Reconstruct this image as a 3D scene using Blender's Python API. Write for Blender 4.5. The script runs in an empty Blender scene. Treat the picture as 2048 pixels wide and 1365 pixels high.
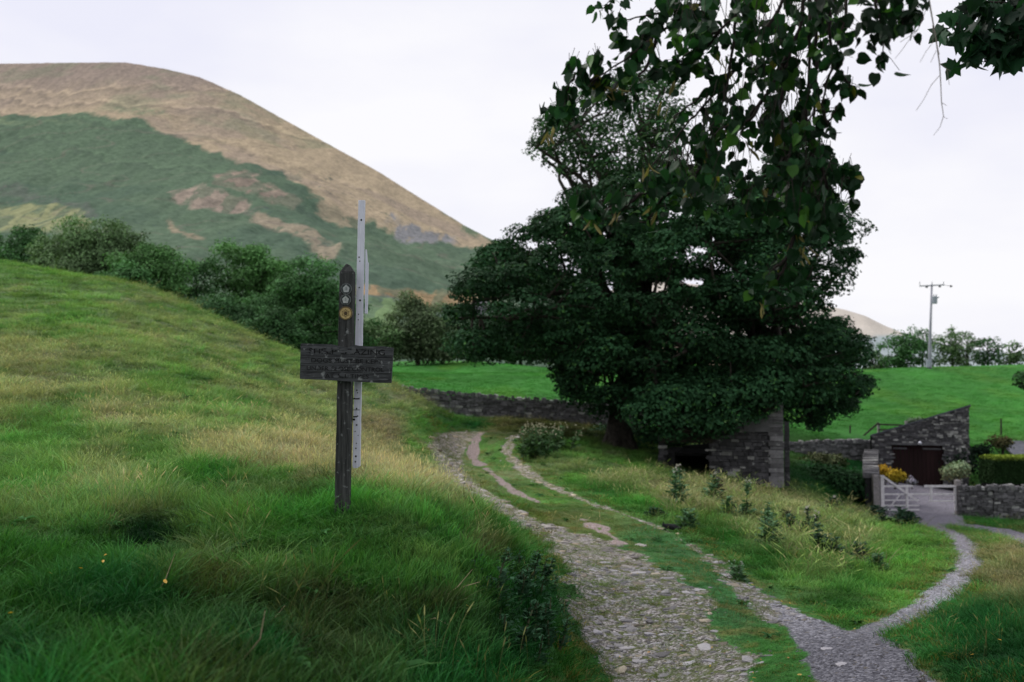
import bpy, math, random
import numpy as np
from mathutils import Vector, Matrix, Euler
random.seed(7)
RS = np.random.RandomState(11)
sc = bpy.context.scene
COL = sc.collection
# ------------------------------------------------------------------ camera model
F = 1991.1
TH = math.atan((780-682.5)/F)
CT, ST = math.cos(TH), math.sin(TH)
CZ = 2.4
def P(px, py, Y):
    u = (px-1024)/F; v = (682.5-py)/F
    s = Y/(CT - v*ST)
    return Vector((u*s, Y, CZ + (ST + v*CT)*s))
def proj(x, y, z):
    """world -> photo pixel (arrays)"""
    zz = z-CZ
    d = np.maximum(y*CT + zz*ST, 1e-3)
    up = -y*ST + zz*CT
    return 1024 + F*x/d, 682.5 - F*up/d
# ------------------------------------------------------------------ numpy noise
def _hash(ix, iy, seed):
    n = (ix.astype(np.int64)*374761393 + iy.astype(np.int64)*668265263 + seed*974634777) & 0x7fffffff
    n = ((n ^ (n >> 13))*1274126177) & 0x7fffffff
    n = n ^ (n >> 16)
    return (n & 0xffff)/65535.0
def vnoise(x, y, seed=0):
    x = np.asarray(x, float); y = np.asarray(y, float)
    ix = np.floor(x); iy = np.floor(y); fx = x-ix; fy = y-iy
    fx = fx*fx*(3-2*fx); fy = fy*fy*(3-2*fy)
    a = _hash(ix, iy, seed); b = _hash(ix+1, iy, seed); c = _hash(ix, iy+1, seed); d = _hash(ix+1, iy+1, seed)
    return (a*(1-fx)+b*fx)*(1-fy)+(c*(1-fx)+d*fx)*fy
def fbm(x, y, o=4, seed=0):
    s = 0; a = .5; t = 0
    for k in range(o):
        s = s + a*vnoise(x*2**k+k*17.3, y*2**k-k*9.1, seed+k*5); t += a; a *= .55
    return s/t
def sstep(a, b, x):
    t = np.clip((x-a)/(b-a), 0, 1); return t*t*(3-2*t)
# ------------------------------------------------------------------ terrain from surveyed spots (px, py, depth)
CP = [(0,1365,3.0),(350,1365,3.0),(700,1365,3.6),(1000,1365,5.2),
 (0,1180,4.9),(350,1180,4.9),(700,1190,5.0),(850,1250,4.9),(0,1070,6.3),(330,1080,6.2),
 (690,1040,6.6),(500,1015,7.2),(900,1030,7.6),(950,1100,7.0),(1000,1200,7.1),(1045,1290,7.2),
 (0,1000,7.6),(0,850,13),(0,700,22),(0,600,32),(0,524,45),(0,566,56),(0,640,80),
 (300,1000,7.5),(300,850,13),(300,700,23),(300,630,32),(300,582,42),(300,618,52),(300,680,75),
 (150,552,44),(450,648,40),(450,700,30),(450,850,14),(450,670,50),(450,705,75),
 (600,712,38),(600,780,26),(600,880,14),(600,730,46),(600,735,80),(700,746,36.5),(700,765,45),
 (790,773,35),(790,800,42),(750,815,28),(750,912,18),(800,968,13),(880,1000,11),(860,850,30),(830,860,27),(860,825,34),
 (925,1036,10.6),(975,1064,10.4),(1030,1110,9.8),(1062,1160,9),(1072,1225,8.3),(880,996,16),(930,1016,16),(985,1048,16),(870,966,21),(915,985,20),(1090,1260,7.6),
 (880,897,30),(950,960,24),(1020,1010,20),(1100,1100,15),(1150,1200,11.5),(1108,1248,10.2),(1112,1300,9),(1135,1365,7.7),
 (940,866,34),(1010,880,32),(1080,960,26),(1250,1030,20),(1420,1120,15.5),(1560,1220,11.8),(1700,1365,7.8),(1350,1200,11.8),
 (980,852,38),(950,833,50),(1100,842,50),(800,812,50),(1240,856,50),
 (900,790,60),(950,760,80),(950,738,110),(950,722,135),(950,730,165),(700,735,110),(1250,760,85),(1250,730,135),
 (1060,852,36),(1110,880,33),(1235,893,38),(1200,938,28),(1330,956,30),(1300,900,38),(1400,972,30),(1450,1000,24),(1480,980,33),(1570,982,33),
 (1600,1050,22),(1500,1100,17),(1640,1170,14),(1750,1238,11.5),(1690,1020,37),(1735,1022,42),(1650,990,38),(1650,940,46),
 (1830,1100,20),(1900,1062,30),(1945,1100,20),(1930,1160,15),(1860,1212,12.3),(1740,1300,9),
 (1850,1044,38),(2000,1058,33),(2048,1033,42),(1920,1030,42),(1840,1021,42.5),(1840,968,50),(2048,968,50),(1840,950,53.5),(1620,925,53),
 (2000,1130,17),(2000,1200,12),(1900,1285,8.7),(2040,1365,6.5),(1880,1365,7.3),
 (1650,862,57),(1800,855,59),(2048,862,59),(1800,795,80),(2000,792,80),(1500,830,65),(1400,850,56),(1750,741,138),(2048,728,138),(1850,735,107),(1850,742,175),(1500,735,138),
 # beyond the frame
 (-900,1365,3),(-900,1000,8),(-900,700,22),(-900,480,45),(-900,600,80),(2900,1365,6.2),(2900,1100,15),(2900,1000,42),(2900,870,60),(2900,727,140)]
for q in (-900, 0, 600, 1200, 1800, 2900):
    CP += [(q,738,240),(q,748,550),(q,757,1500),(q,765,4000)]
def terrace(x, y):
    """the cut bank held by the retaining wall behind the garage"""
    w = sstep(9.5, 14.0, x)
    return 1.5*w*sstep(53.6, 55.2, y + 0.02*x)
pts = [tuple(P(*c)) for c in CP] + [(0,.3,CZ-1.5),(0,1.6,CZ-1.35),(-1.6,1,CZ-1.0),(2.4,1.4,CZ-1.9),(3.2,4,CZ-1.95),(.9,3.2,CZ-1.75)]
pts = np.array(pts)
def warp(x, y):
    r = np.sqrt(x*x+y*y)+1e-6
    a = np.arctan2(x, y)
    return np.clip(a, -.85, .85)*2.2, np.log(r+2.0), r, a
def kern(d2): return d2*np.log(d2+1e-12)*.5
_u, _s, _r, _a = warp(pts[:,0], pts[:,1])
_g = (pts[:,2]-CZ-terrace(pts[:,0], pts[:,1]))/(_r+2)
NPT = len(pts)
K = kern((_u[:,None]-_u)**2+(_s[:,None]-_s)**2) + np.eye(NPT)*2e-4
Pm = np.c_[np.ones(NPT), _u, _s]
W = np.linalg.solve(np.block([[K, Pm],[Pm.T, np.zeros((3,3))]]), np.r_[_g, 0,0,0])
def H0(x, y):
    x = np.atleast_1d(np.asarray(x, float)).ravel(); y = np.atleast_1d(np.asarray(y, float)).ravel()
    out = np.empty(len(x))
    for i in range(0, len(x), 20000):
        X = x[i:i+20000]; Y = y[i:i+20000]
        u, s, r, a = warp(X, Y)
        g = kern((u[:,None]-_u)**2+(s[:,None]-_s)**2)@W[:NPT] + W[NPT]+W[NPT+1]*u+W[NPT+2]*s
        z = g*(r+2)
        t = sstep(1.05, 2.2, np.abs(a))
        z = z*(1-t) + (-2.0)*t*np.minimum(1, r/2+.6)
        out[i:i+20000] = CZ + z + terrace(X, Y)
    return out
def hit(px, py, Hf=None, ymin=2.0, ymax=220):
    """first ground point under a photo pixel"""
    Hf = Hf or H0
    Ys = np.exp(np.linspace(math.log(ymin), math.log(ymax), 900))
    u = (px-1024)/F; v = (682.5-py)/F
    s = Ys/(CT - v*ST)
    z = CZ+(ST+v*CT)*s
    h = Hf(u*s, Ys)
    k = np.argmax(z <= h) if (z <= h).any() else len(Ys)-1
    return Vector((u*s[k], Ys[k], h[k]))
# ------------------------------------------------------------------ tracks and paths
def strip(pl):
    out = []
    for px, py, hw in pl:
        h = hit(px, py, ymin=6.3); out.append((h.x, h.y, hw))
    return np.array(out)
def sdist(x, y, S):
    best = np.full(len(x), 1e9)
    for a, b in zip(S[:-1], S[1:]):
        ax, ay, aw = a; bx, by, bw = b
        dx, dy = bx-ax, by-ay; L = dx*dx+dy*dy+1e-9
        t = np.clip(((x-ax)*dx+(y-ay)*dy)/L, 0, 1)
        d = np.hypot(x-ax-t*dx, y-ay-t*dy) - (aw+(bw-aw)*t)
        best = np.minimum(best, d)
    return best
S_left = strip([(955,866,.26),(925,875,.36),(899,893,.42),(890,915,.44),(908,950,.44),(950,985,.44),(1005,1018,.42),(1062,1055,.42)])
S_mid = strip([(962,867,.10),(947,893,.13),(946,915,.17),(962,932,.16)])
S_mid2 = strip([(972,938,.10),(1005,966,.15),(1040,990,.15),(1075,1005,.10)])
S_mid3 = strip([(1165,1040,.12),(1200,1060,.16),(1240,1085,.10)])
S_right = strip([(1035,868,.08),(1020,885,.15),(1012,905,.19),(1040,935,.18),(1095,970,.15),(1160,1000,.10),(1225,1022,.03),(1290,1045,.02),(1345,1068,.08),(1410,1110,.10),(1460,1155,.16),(1520,1200,.24),(1590,1240,.34)])
S_main = strip([(1085,1050,.30),(1130,1072,.48),(1178,1100,.58),(1218,1140,.72),(1268,1200,.78),(1300,1250,.78),(1328,1300,.74),(1372,1365,.74)])
S_main = np.vstack([S_main, [1.25, 6.0, .7], [.9, 3.5, .8], [.5, 0, .9], [0,-4,.9]])
S_grav = strip([(1560,1212,.14),(1632,1252,.28),(1705,1300,.42),(1738,1365,.36)])
S_grav = np.vstack([S_grav, [2.55, 5.5, .36], [2.6, 2, .4]])
S_path = strip([(1700,1280,.30),(1775,1250,.22),(1850,1216,.22),(1905,1170,.22),(1937,1125,.20),(1935,1092,.22),(1900,1066,.30),(1862,1053,.6),(1830,1044,.9)])
S_drive = strip([(1840,1048,1.5),(1838,1020,1.7),(1845,990,2.0),(1845,970,2.6)])
S_side = strip([(1850,1046,.8),(1930,1050,.6),(1985,1058,.5),(2048,1076,.5),(2200,1120,.6)])
def masks(x, y):
    e = (fbm(x*1.7, y*1.7, 4, 3)-.5)*.34
    w = lambda S, s=.10, k=1.0: 1-sstep(-s, s, sdist(x, y, S)+e*k)
    rut = np.maximum.reduce([w(S_left,.12,.5), w(S_right,.12,1.2), w(S_main,.2,2.8)])
    pink = np.maximum.reduce([w(S_mid,.08,.8), w(S_mid2,.08,.8), w(S_mid3,.12,1.6)])*sstep(.25,.5,fbm(x*5,y*5,3,66)+.1)
    grav = np.maximum.reduce([w(S_grav), w(S_path,.10,.8), w(S_drive,.2), w(S_side,.2)])
    moss = sstep(.47,.62, fbm(x*2.3, y*2.3, 4, 77))          # mossy turf creeping over the stones
    wd = w(S_main,.2,1.0)
    rut = rut*(1-.35*moss)
    return rut, pink, grav
def near_track(x, y):
    d = np.minimum.reduce([sdist(x,y,S) for S in (S_left,S_mid2,S_mid,S_mid3,S_right,S_main,S_grav,S_path,S_drive,S_side)])
    return 1-sstep(.0,.9,d)
# centre polygon of the track for the short turf between the ruts
S_turf = strip([(985,872,.9),(960,910,1.0),(1010,955,1.0),(1100,1000,.95),(1260,1075,1.0),(1400,1150,1.0),(1500,1230,.9),(1590,1310,.8),(1640,1365,.7)])
# ------------------------------------------------------------------ colours of the sward (linear albedo)
GR = np.array([.055,.205,.040]); DG = np.array([.018,.105,.028]); YG = np.array([.19,.32,.11]); TA = np.array([.375,.345,.215])
BR = np.array([.085,.060,.035]); LG = np.array([.12,.29,.060]); FIELD = np.array([.048,.205,.034]); OL = np.array([.11,.125,.045]); BLU=np.array([.052,.165,.052])
CC = [(100,560,YG*.8+LG*.3+.01,80),(350,640,YG*.85+TA*.2,90),(550,720,YG,70),(150,640,YG*.7+LG*.3,60),(250,700,YG*.8+TA*.25,60),(500,690,YG*.6+TA*.4,40),(50,740,TA*.6+YG*.4,70),
 (330,770,YG*.6+LG*.4,50),(600,780,YG*.6+TA*.4,70),(800,790,YG*.6+TA*.4,50),(900,840,GR,30),(960,850,DG,20),(860,850,LG,28),(830,880,LG,25),(760,860,TA*.8,40),(100,850,YG*.5+GR*.5,50),(250,830,TA*.7+YG*.3,60),
 (450,830,YG,50),(300,900,YG*.6+GR*.4,50),(450,905,TA*.8+YG*.2,45),(580,920,TA,55),(760,930,TA,50),(850,960,TA*.9,35),(830,910,YG,30),(900,990,TA*.6+GR*.4,30),(80,940,YG*.6+GR*.4,60),(230,960,TA*.4+YG*.6,50),
 (430,950,GR,40),(560,960,GR*.7+YG*.3,35),(100,1020,GR*.7+TA*.3,40),(260,1000,TA*.5+GR*.5,40),(450,1040,YG*.5+GR*.5,50),(680,1030,GR,60),(600,1060,GR,50),(850,1060,GR*.9+YG*.1,60),(960,1080,GR*.5+TA*.3+BR*.2,40),
 (300,1070,DG*.6,38),(180,1110,GR,60),(500,1130,GR*.8+YG*.2,50),(420,1110,GR*.7+TA*.3,30),(700,1140,GR,60),(900,1150,GR,50),(800,1120,GR*.8+OL*.2,40),(400,1170,OL*.7,30),(200,1200,DG,60),(50,1150,GR*.9,50),
 (150,1290,GR*.75,80),(50,1340,DG,60),(650,1200,BR*.6+DG*.5,50),(600,1270,BR*.4+DG*.6,60),(700,1300,BR*.4+DG*.6,50),(500,1300,DG,50),(430,1350,BR*.5+DG*.5,40),(850,1270,DG*.8+BR*.2,60),(850,1210,BR*.5+DG*.5,30),(900,1340,DG,50),(1020,1310,DG,40),(1080,1330,GR*.8,40),
 (1030,1200,DG,40),(1070,1150,GR*.7,30),(1130,1310,GR*.8,30),(1000,1060,GR*.8,40),(1040,1110,GR*.8,30),(950,1020,YG*.5+GR*.5,30),
 (1100,1000,LG*.9,30),(1000,900,LG,30),(950,880,LG,20),(1100,950,LG*.8+OL*.2,20),(1300,1090,BLU*1.2,40),(1400,1160,BLU,50),(1500,1220,BLU,40),(1600,1310,GR*.7,50),(1180,1080,OL*.8+LG*.3,50),(1100,1040,OL+LG*.2,40),
 (1080,890,DG+GR*.3,22),(1060,850,OL*.7,22),(1150,850,OL*.6,40),(1200,870,OL*.5+DG*.4,40),(1000,835,OL*.9,40),(900,825,OL*.6+LG*.3,25),(1150,900,LG,30),(1250,925,LG,30),(1330,940,LG,30),(1130,930,TA*.7+YG*.3,30),(1230,955,TA*.75+YG*.25,35),(1150,960,LG,28),
 (1320,970,TA*.8,35),(1250,990,GR,30),(1300,1010,GR*.9+LG*.2,30),(1200,980,GR,30),(1420,985,TA*.8+YG*.2,35),(1500,1000,TA*.7+YG*.3,35),(1400,1030,LG*.8,30),(1600,1020,TA*.6+YG*.4,40),(1560,1060,YG*.6+TA*.3,40),(1700,1060,YG*.7+TA*.3,40),
 (1450,1080,GR*.8,30),(1540,1130,GR*.8,35),(1650,1120,YG*.7+GR*.3,40),(1620,1170,GR*.6+YG*.4,30),(1700,1190,GR,40),(1780,1140,LG,50),(1850,1100,LG*.9,40),(1800,1190,LG*.8+GR*.3,40),(1750,1220,GR,30),(1800,1060,LG,30),
 (1650,940,DG*1.1,50),(1680,980,DG*.9+GR*.2,50),(1620,905,OL*.5+DG*.5,30),(1700,1000,GR*.6,25),(1980,1050,GR,30),(2000,1040,GR*.8,40),(2010,1120,TA*.45+OL*.7,50),(2010,1160,TA*.3+OL*.6,40),(1960,1180,GR*.8,25),(1990,1090,LG*.7+OL*.3,25),
 (1970,1260,DG*.9,60),(2030,1330,DG*.8,60),(1880,1300,DG+GR*.2,40),(1930,1220,DG+GR*.3,25),(1850,1340,GR*.5+OL*.4,25),
 (950,760,FIELD,50),(850,740,FIELD*1.1,40),(1050,750,FIELD,40),(1750,790,FIELD,60),(1900,800,FIELD,60),(2000,760,FIELD*1.1,60),(1850,860,FIELD*.8+OL*.2,30),(2000,855,FIELD*.7+OL*.3,30),(1650,840,FIELD*.9,40),(1850,745,FIELD*1.1,40)]
CCa = np.array([(c[0],c[1],c[3]) for c in CC]); CCc = np.array([c[2] for c in CC])
def sward(x, y, z):
    px, py = proj(x, y, z)
    wob = 26*(fbm(x*.5+3, y*.5, 3, 5)-.5); wob2 = 60*(fbm(x*.35, y*.35+9, 3, 6)-.5)
    px = np.clip(px, -40, 2090)+wob2; py = np.clip(py, 500, 1400)+wob
    out = np.zeros((len(x), 3))
    for i in range(0, len(x), 20000):
        dx = px[i:i+20000,None]-CCa[:,0]; dy = (py[i:i+20000,None]-CCa[:,1])*1.7
        q = (dx*dx+dy*dy)/(CCa[:,2]**2)
        w = 1/(q*q+.02)
        out[i:i+20000] = (w@CCc)/w.sum(1)[:,None]
    far = ((y>51.5)&(x<9.5)) | (y>56)
    # far grazed field is even green
    fld = np.clip(FIELD*(0.62+.95*fbm(x*.22, y*.11, 4, 8))[:,None] + (np.array([.03,.03,.0])*sstep(.5,.75,fbm(x*.3+50, y*.09, 4, 9))[:,None]), 0, 1)
    out = np.where((far & (px>640) )[:,None], fld, out)
    r = np.hypot(x, y)
    k = 1-sstep(48, 60, r)
    nn = (fbm(x*1.3, y*1.3, 4, 21)-.5)*2; n2 = (fbm(x*.35, y*.55, 3, 22)-.5)*2
    out = out*(1+(.45*nn+.25*n2)*k)[:,None]
    # bleached seed-head streaks
    t = sstep(.56,.72, fbm(x*.9, y*.7, 4, 31))*k*(1-sstep(900,1040,py)*.75)*(py>560)
    lum = out.mean(1)
    t = t*sstep(.06,.12,lum)*.42
    out = out*(1-t)[:,None] + TA*t[:,None]
    g = sstep(.55,.7, fbm(x*.8+30, y*.8, 4, 41))*k*.5
    g = g*sstep(.12,.2,lum)
    out = out*(1-g)[:,None] + GR*1.2*g[:,None]
    return np.clip(out, .004, .6)
def H(x, y):
    x = np.atleast_1d(np.asarray(x, float)).ravel(); y = np.atleast_1d(np.asarray(y, float)).ravel()
    z = H0(x, y); r = np.hypot(x, y)
    nt = near_track(x, y)
    k = (1-nt)*(1-sstep(45, 60, r))
    z = z + k*(.16*(fbm(x*1.1, y*1.1, 3, 51)-.5) + .22*(fbm(x*.33, y*.33, 2, 52)-.5)*sstep(4,14,r))
    z = z + nt*.035*(fbm(x*3.1, y*3.1, 3, 53)-.5)
    px, py = proj(x, y, z)
    # eroded hollow in the near bank
    z = z - .16*np.exp(-((x+.95)/.45)**2-((y-4.6)/.45)**2) - .13*np.exp(-((x+2.2)/.3)**2-((y-6.1)/.3)**2)
    z = z + (1-nt)*sstep(60,90,r)*(1-sstep(300,600,r))*.9*(fbm(x*.05, y*.05, 2, 61)-.5)
    return z
def h1(x, y): return float(H(x, y)[0])
# ------------------------------------------------------------------ mesh helpers
def new_mesh(name, V, faces=None, loops=None, sizes=None, mats=(), smooth=False, attrs=None):
    me = bpy.data.meshes.new(name)
    V = np.asarray(V, np.float32)
    if faces is not None:
        if isinstance(faces, np.ndarray) and faces.ndim == 2:
            sizes = np.full(len(faces), faces.shape[1], np.int32); loops = faces.ravel().astype(np.int32)
        else:
            sizes = np.array([len(f) for f in faces], np.int32); loops = np.array([i for f in faces for i in f], np.int32)
    me.vertices.add(len(V)); me.vertices.foreach_set('co', V.ravel())
    me.loops.add(len(loops)); me.loops.foreach_set('vertex_index', loops)
    me.polygons.add(len(sizes))
    st = np.zeros(len(sizes), np.int32); st[1:] = np.cumsum(sizes)[:-1]
    me.polygons.foreach_set('loop_start', st)
    me.polygons.foreach_set('use_smooth', np.full(len(sizes), smooth))
    me.update(calc_edges=True)
    for k, a in (attrs or {}).items():
        a = np.asarray(a, np.float32)
        if a.ndim == 2:
            if a.shape[1] == 3: a = np.c_[a, np.ones(len(a), np.float32)]
            at = me.attributes.new(k, 'FLOAT_COLOR', 'POINT'); at.data.foreach_set('color', a.ravel().astype(np.float32))
        else:
            at = me.attributes.new(k, 'FLOAT', 'POINT'); at.data.foreach_set('value', a)
    for m in mats: me.materials.append(m)
    return me
def link(name, me, parent=None, loc=None):
    o = bpy.data.objects.new(name, me); COL.objects.link(o)
    if parent is not None: o.parent = parent
    if loc is not None: o.location = loc
    return o
def tag(o, label, cat, group=None, kind=None):
    o['label'] = label; o['category'] = cat
    if group: o['group'] = group
    if kind: o['kind'] = kind
    return o
def thing(name, label, cat, loc=(0,0,0), rotz=0, group=None):
    o = bpy.data.objects.new(name, None); COL.objects.link(o); o.location = loc; o.rotation_euler = (0,0,rotz)
    o.empty_display_size = .1
    return tag(o, label, cat, group)
class MB:
    def __init__(s): s.v = []; s.f = []; s.c = []
    def add(s, V, Fc, c=None):
        b = len(s.v); s.v += [tuple(p) for p in V]; s.f += [tuple(i+b for i in f) for f in Fc]
        if c is not None: s.c += [tuple(c)]*len(V)
    def box(s, x0,x1,y0,y1,z0,z1, c=None, j=0):
        V = [(x,y,z) for z in (z0,z1) for y in (y0,y1) for x in (x0,x1)]
        if j: V = [tuple(q+random.uniform(-j,j) for q in p) for p in V]
        s.add(V, [(0,2,3,1),(4,5,7,6),(0,1,5,4),(2,6,7,3),(0,4,6,2),(1,3,7,5)], c)
    def bar(s, a, b, w, d, c=None):
        """rectangular bar from a to b, width w (sideways) depth d"""
        a = Vector(a); b = Vector(b); t = (b-a).normalized()
        side = t.cross(Vector((0,1,0)))
        if side.length < .01: side = Vector((1,0,0))
        side.normalize(); dp = side.cross(t).normalized()
        V = []
        for p in (a, b):
            for i, k in ((-1,-1),(1,-1),(1,1),(-1,1)): V.append(p+side*w/2*i+dp*d/2*k)
        s.add(V, [(0,1,2,3),(7,6,5,4),(0,4,5,1),(1,5,6,2),(2,6,7,3),(3,7,4,0)], c)
    def tube(s, pts, rad, n=6, c=None, cap=True):
        pts = [Vector(p) for p in pts]; V = []; Fc = []
        up = Vector((.13,.31,.94))
        for i, p in enumerate(pts):
            t = (pts[min(i+1,len(pts)-1)]-pts[max(i-1,0)])
            t = t.normalized() if t.length > 1e-7 else Vector((0,0,1))
            a = t.cross(up)
            if a.length < .1: a = t.cross(Vector((1,0,0)))
            a.normalize(); b = t.cross(a)
            r = rad[i] if hasattr(rad, '__len__') else rad
            for k in range(n):
                q = 2*math.pi*k/n; V.append(p+a*math.cos(q)*r+b*math.sin(q)*r)
        for i in range(len(pts)-1):
            for k in range(n):
                Fc.append((i*n+k, i*n+(k+1)%n, (i+1)*n+(k+1)%n, (i+1)*n+k))
        if cap: Fc.append(tuple(range(n))[::-1]); Fc.append(tuple((len(pts)-1)*n+k for k in range(n)))
        s.add(V, Fc, c)
    def build(s, name, mat, parent=None, smooth=False, bevel=0, loc=None):
        at = {'col': np.array(s.c)} if s.c and len(s.c) == len(s.v) else None
        me = new_mesh(name, s.v, faces=s.f, mats=[mat], smooth=smooth, attrs=at)
        o = link(name, me, parent, loc)
        if bevel:
            m = o.modifiers.new('bevel', 'BEVEL'); m.width = bevel; m.segments = 2; m.limit_method = 'ANGLE'
        return o
# ------------------------------------------------------------------ materials
def mat(name):
    m = bpy.data.materials.new(name); m.use_nodes = True
    nt = m.node_tree; nt.nodes.clear()
    out = nt.nodes.new('ShaderNodeOutputMaterial'); b = nt.nodes.new('ShaderNodeBsdfPrincipled')
    nt.links.new(b.outputs[0], out.inputs[0]); b.inputs['Roughness'].default_value = .85
    b.inputs['Specular IOR Level'].default_value = .25
    return m, nt, b, out
def N(nt, t, **kw):
    n = nt.nodes.new(t)
    for k, v in kw.items():
        if k.startswith('i_'): n.inputs[k[2:].replace('_',' ')].default_value = v
        else: setattr(n, k, v)
    return n
def ramp(nt, fac, stops):
    r = nt.nodes.new('ShaderNodeValToRGB'); nt.links.new(fac, r.inputs[0])
    e = r.color_ramp.elements
    while len(e) < len(stops): e.new(.5)
    for k, (p, c) in enumerate(stops): e[k].position = p; e[k].color = (*c, 1)
    return r.outputs[0]
def mix(nt, fac, a, b, mode='MIX'):
    m = nt.nodes.new('ShaderNodeMix'); m.data_type = 'RGBA'; m.blend_type = mode
    for s, v in ((m.inputs[0], fac), (m.inputs[6], a), (m.inputs[7], b)):
        if hasattr(v, 'is_linked'): nt.links.new(v, s)
        elif isinstance(v, (int, float)): s.default_value = v
        else: s.default_value = (*v, 1)
    return m.outputs[2]
def noise(nt, scale, detail=4, rough=.55, vec=None, out=0):
    n = N(nt, 'ShaderNodeTexNoise', i_Scale=scale, i_Detail=detail, i_Roughness=rough)
    if vec is not None: nt.links.new(vec, n.inputs['Vector'])
    return n.outputs[out]
def attr(nt, name, typ='GEOMETRY', o='Color'):
    a = N(nt, 'ShaderNodeAttribute', attribute_name=name); a.attribute_type = typ
    return a.outputs[o]
def bump(nt, b, h, strength=.5, dist=.02):
    n = N(nt, 'ShaderNodeBump', i_Strength=strength, i_Distance=dist)
    nt.links.new(h, n.inputs['Height']); nt.links.new(n.outputs[0], b.inputs['Normal']); return n
def objvec(nt): return N(nt, 'ShaderNodeTexCoord').outputs['Object']
def math_(nt, op, a, b=0.0, clamp=False):
    m = nt.nodes.new('ShaderNodeMath'); m.operation = op; m.use_clamp = clamp
    for s, v in ((m.inputs[0], a), (m.inputs[1], b)):
        if hasattr(v, 'is_linked'): nt.links.new(v, s)
        else: s.default_value = v
    return m.outputs[0]
def simple(name, c1, c2, scale=8, rough=.85, bs=.3, bd=.01, detail=6, spec=.25, lo=.3, hi=.7):
    m, nt, b, _ = mat(name); v = objvec(nt); n = noise(nt, scale, detail, .6, v)
    nt.links.new(ramp(nt, n, [(lo, c1), (hi, c2)]), b.inputs['Base Color'])
    b.inputs['Roughness'].default_value = rough; b.inputs['Specular IOR Level'].default_value = spec
    bump(nt, b, noise(nt, scale*3, 5, .6, v), bs, bd); return m
def ground_mat():
    m, nt, b, _ = mat('ground_cover')
    v = objvec(nt)
    col = attr(nt, 'col'); rut = attr(nt, 'rut', o='Fac'); pink = attr(nt, 'pink', o='Fac'); grav = attr(nt, 'grav', o='Fac')
    n1 = noise(nt, 9, 6, .65, v); n2 = noise(nt, 1.1, 6, .6, v); nf = noise(nt, 40, 4, .7, v)
    g = mix(nt, 1.0, col, ramp(nt, n1, [(.25,(.45,.45,.45)),(.75,(1.25,1.25,1.25))]), 'MULTIPLY')
    g = mix(nt, 1.0, g, ramp(nt, n2, [(.3,(.8,.8,.8)),(.7,(1.15,1.15,1.15))]), 'MULTIPLY')
    # stony bed
    vo = N(nt, 'ShaderNodeTexVoronoi', i_Scale=42.0, i_Randomness=1.0); nt.links.new(v, vo.inputs['Vector'])
    vo2 = N(nt, 'ShaderNodeTexVoronoi', i_Scale=17.0, i_Randomness=1.0); nt.links.new(v, vo2.inputs['Vector'])
    sep = N(nt, 'ShaderNodeSeparateColor'); nt.links.new(vo.outputs['Color'], sep.inputs[0])
    st = ramp(nt, sep.outputs[0], [(0,(.07,.063,.058)),(.5,(.20,.185,.178)),(1,(.42,.40,.41))])
    st = mix(nt, ramp(nt, noise(nt, 6.5, 8, .75, v), [(.44,(0,0,0)),(.58,(1,1,1))]), st, mix(nt, nf, (.05,.085,.022), (.13,.135,.06)))
    gr = ramp(nt, sep.outputs[1], [(0,(.085,.085,.10)),(.5,(.19,.19,.215)),(1,(.38,.38,.42))])
    sp_ = N(nt, 'ShaderNodeSeparateXYZ'); nt.links.new(v, sp_.inputs[0])
    st = mix(nt, 1.0, st, ramp(nt, math_(nt, 'MULTIPLY', sp_.outputs[1], .04), [(.5,(.92,.92,.92)),(.9,(1.5,1.42,1.32))]), 'MULTIPLY')
    gr = mix(nt, 1.0, gr, ramp(nt, math_(nt, 'MULTIPLY', sp_.outputs[1], .05), [(.48,(.55,.55,.58)),(.64,(1.2,1.2,1.2)),(.95,(1.25,1.22,1.24)),(1.0,(1.05,1.0,1.05))]), 'MULTIPLY')
    pk = mix(nt, ramp(nt, sep.outputs[2], [(.2,(0,0,0)),(.8,(1,1,1))]), (.40,.33,.33), (.20,.155,.14))
    nm = math_(nt, 'SUBTRACT', nf, .5); nm = math_(nt, 'MULTIPLY', nm, 1.0)
    def edge(a): return ramp(nt, math_(nt, 'ADD', a, nm), [(.38,(0,0,0)),(.62,(1,1,1))])
    c = mix(nt, edge(rut), g, st); c = mix(nt, edge(pink), c, pk); c = mix(nt, edge(grav), c, gr)
    nt.links.new(c, b.inputs['Base Color']); b.inputs['Roughness'].default_value = .95; b.inputs['Specular IOR Level'].default_value = .1
    hh = math_(nt, 'ADD', math_(nt, 'MULTIPLY', vo.outputs['Distance'], -.6), math_(nt, 'MULTIPLY', vo2.outputs['Distance'], -.8))
    hh = math_(nt, 'ADD', hh, math_(nt, 'MULTIPLY', n1, .8))
    bump(nt, b, hh, .9, .045)
    return m
def leaf_mat(name, colattr='col', typ='GEOMETRY', gain=1.0, trans=.25, rough=.55, spec=.3, shade=False):
    m, nt, b, out = mat(name)
    c = attr(nt, colattr, typ)
    if shade:
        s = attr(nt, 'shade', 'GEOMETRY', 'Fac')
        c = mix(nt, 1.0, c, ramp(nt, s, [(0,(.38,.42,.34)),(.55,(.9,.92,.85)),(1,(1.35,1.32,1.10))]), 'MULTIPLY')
    if gain != 1: c = mix(nt, 1.0, c, (gain,)*3, 'MULTIPLY')
    nt.links.new(c, b.inputs['Base Color']); b.inputs['Roughness'].default_value = rough; b.inputs['Specular IOR Level'].default_value = spec
    tr = nt.nodes.new('ShaderNodeBsdfTranslucent'); nt.links.new(mix(nt, 1.0, c, (1.1,1.25,.6), 'MULTIPLY'), tr.inputs[0])
    ms = nt.nodes.new('ShaderNodeMixShader'); ms.inputs[0].default_value = trans
    nt.links.new(b.outputs[0], ms.inputs[1]); nt.links.new(tr.outputs[0], ms.inputs[2]); nt.links.new(ms.outputs[0], out.inputs[0])
    return m
M = {}
M['ground'] = ground_mat()
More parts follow.
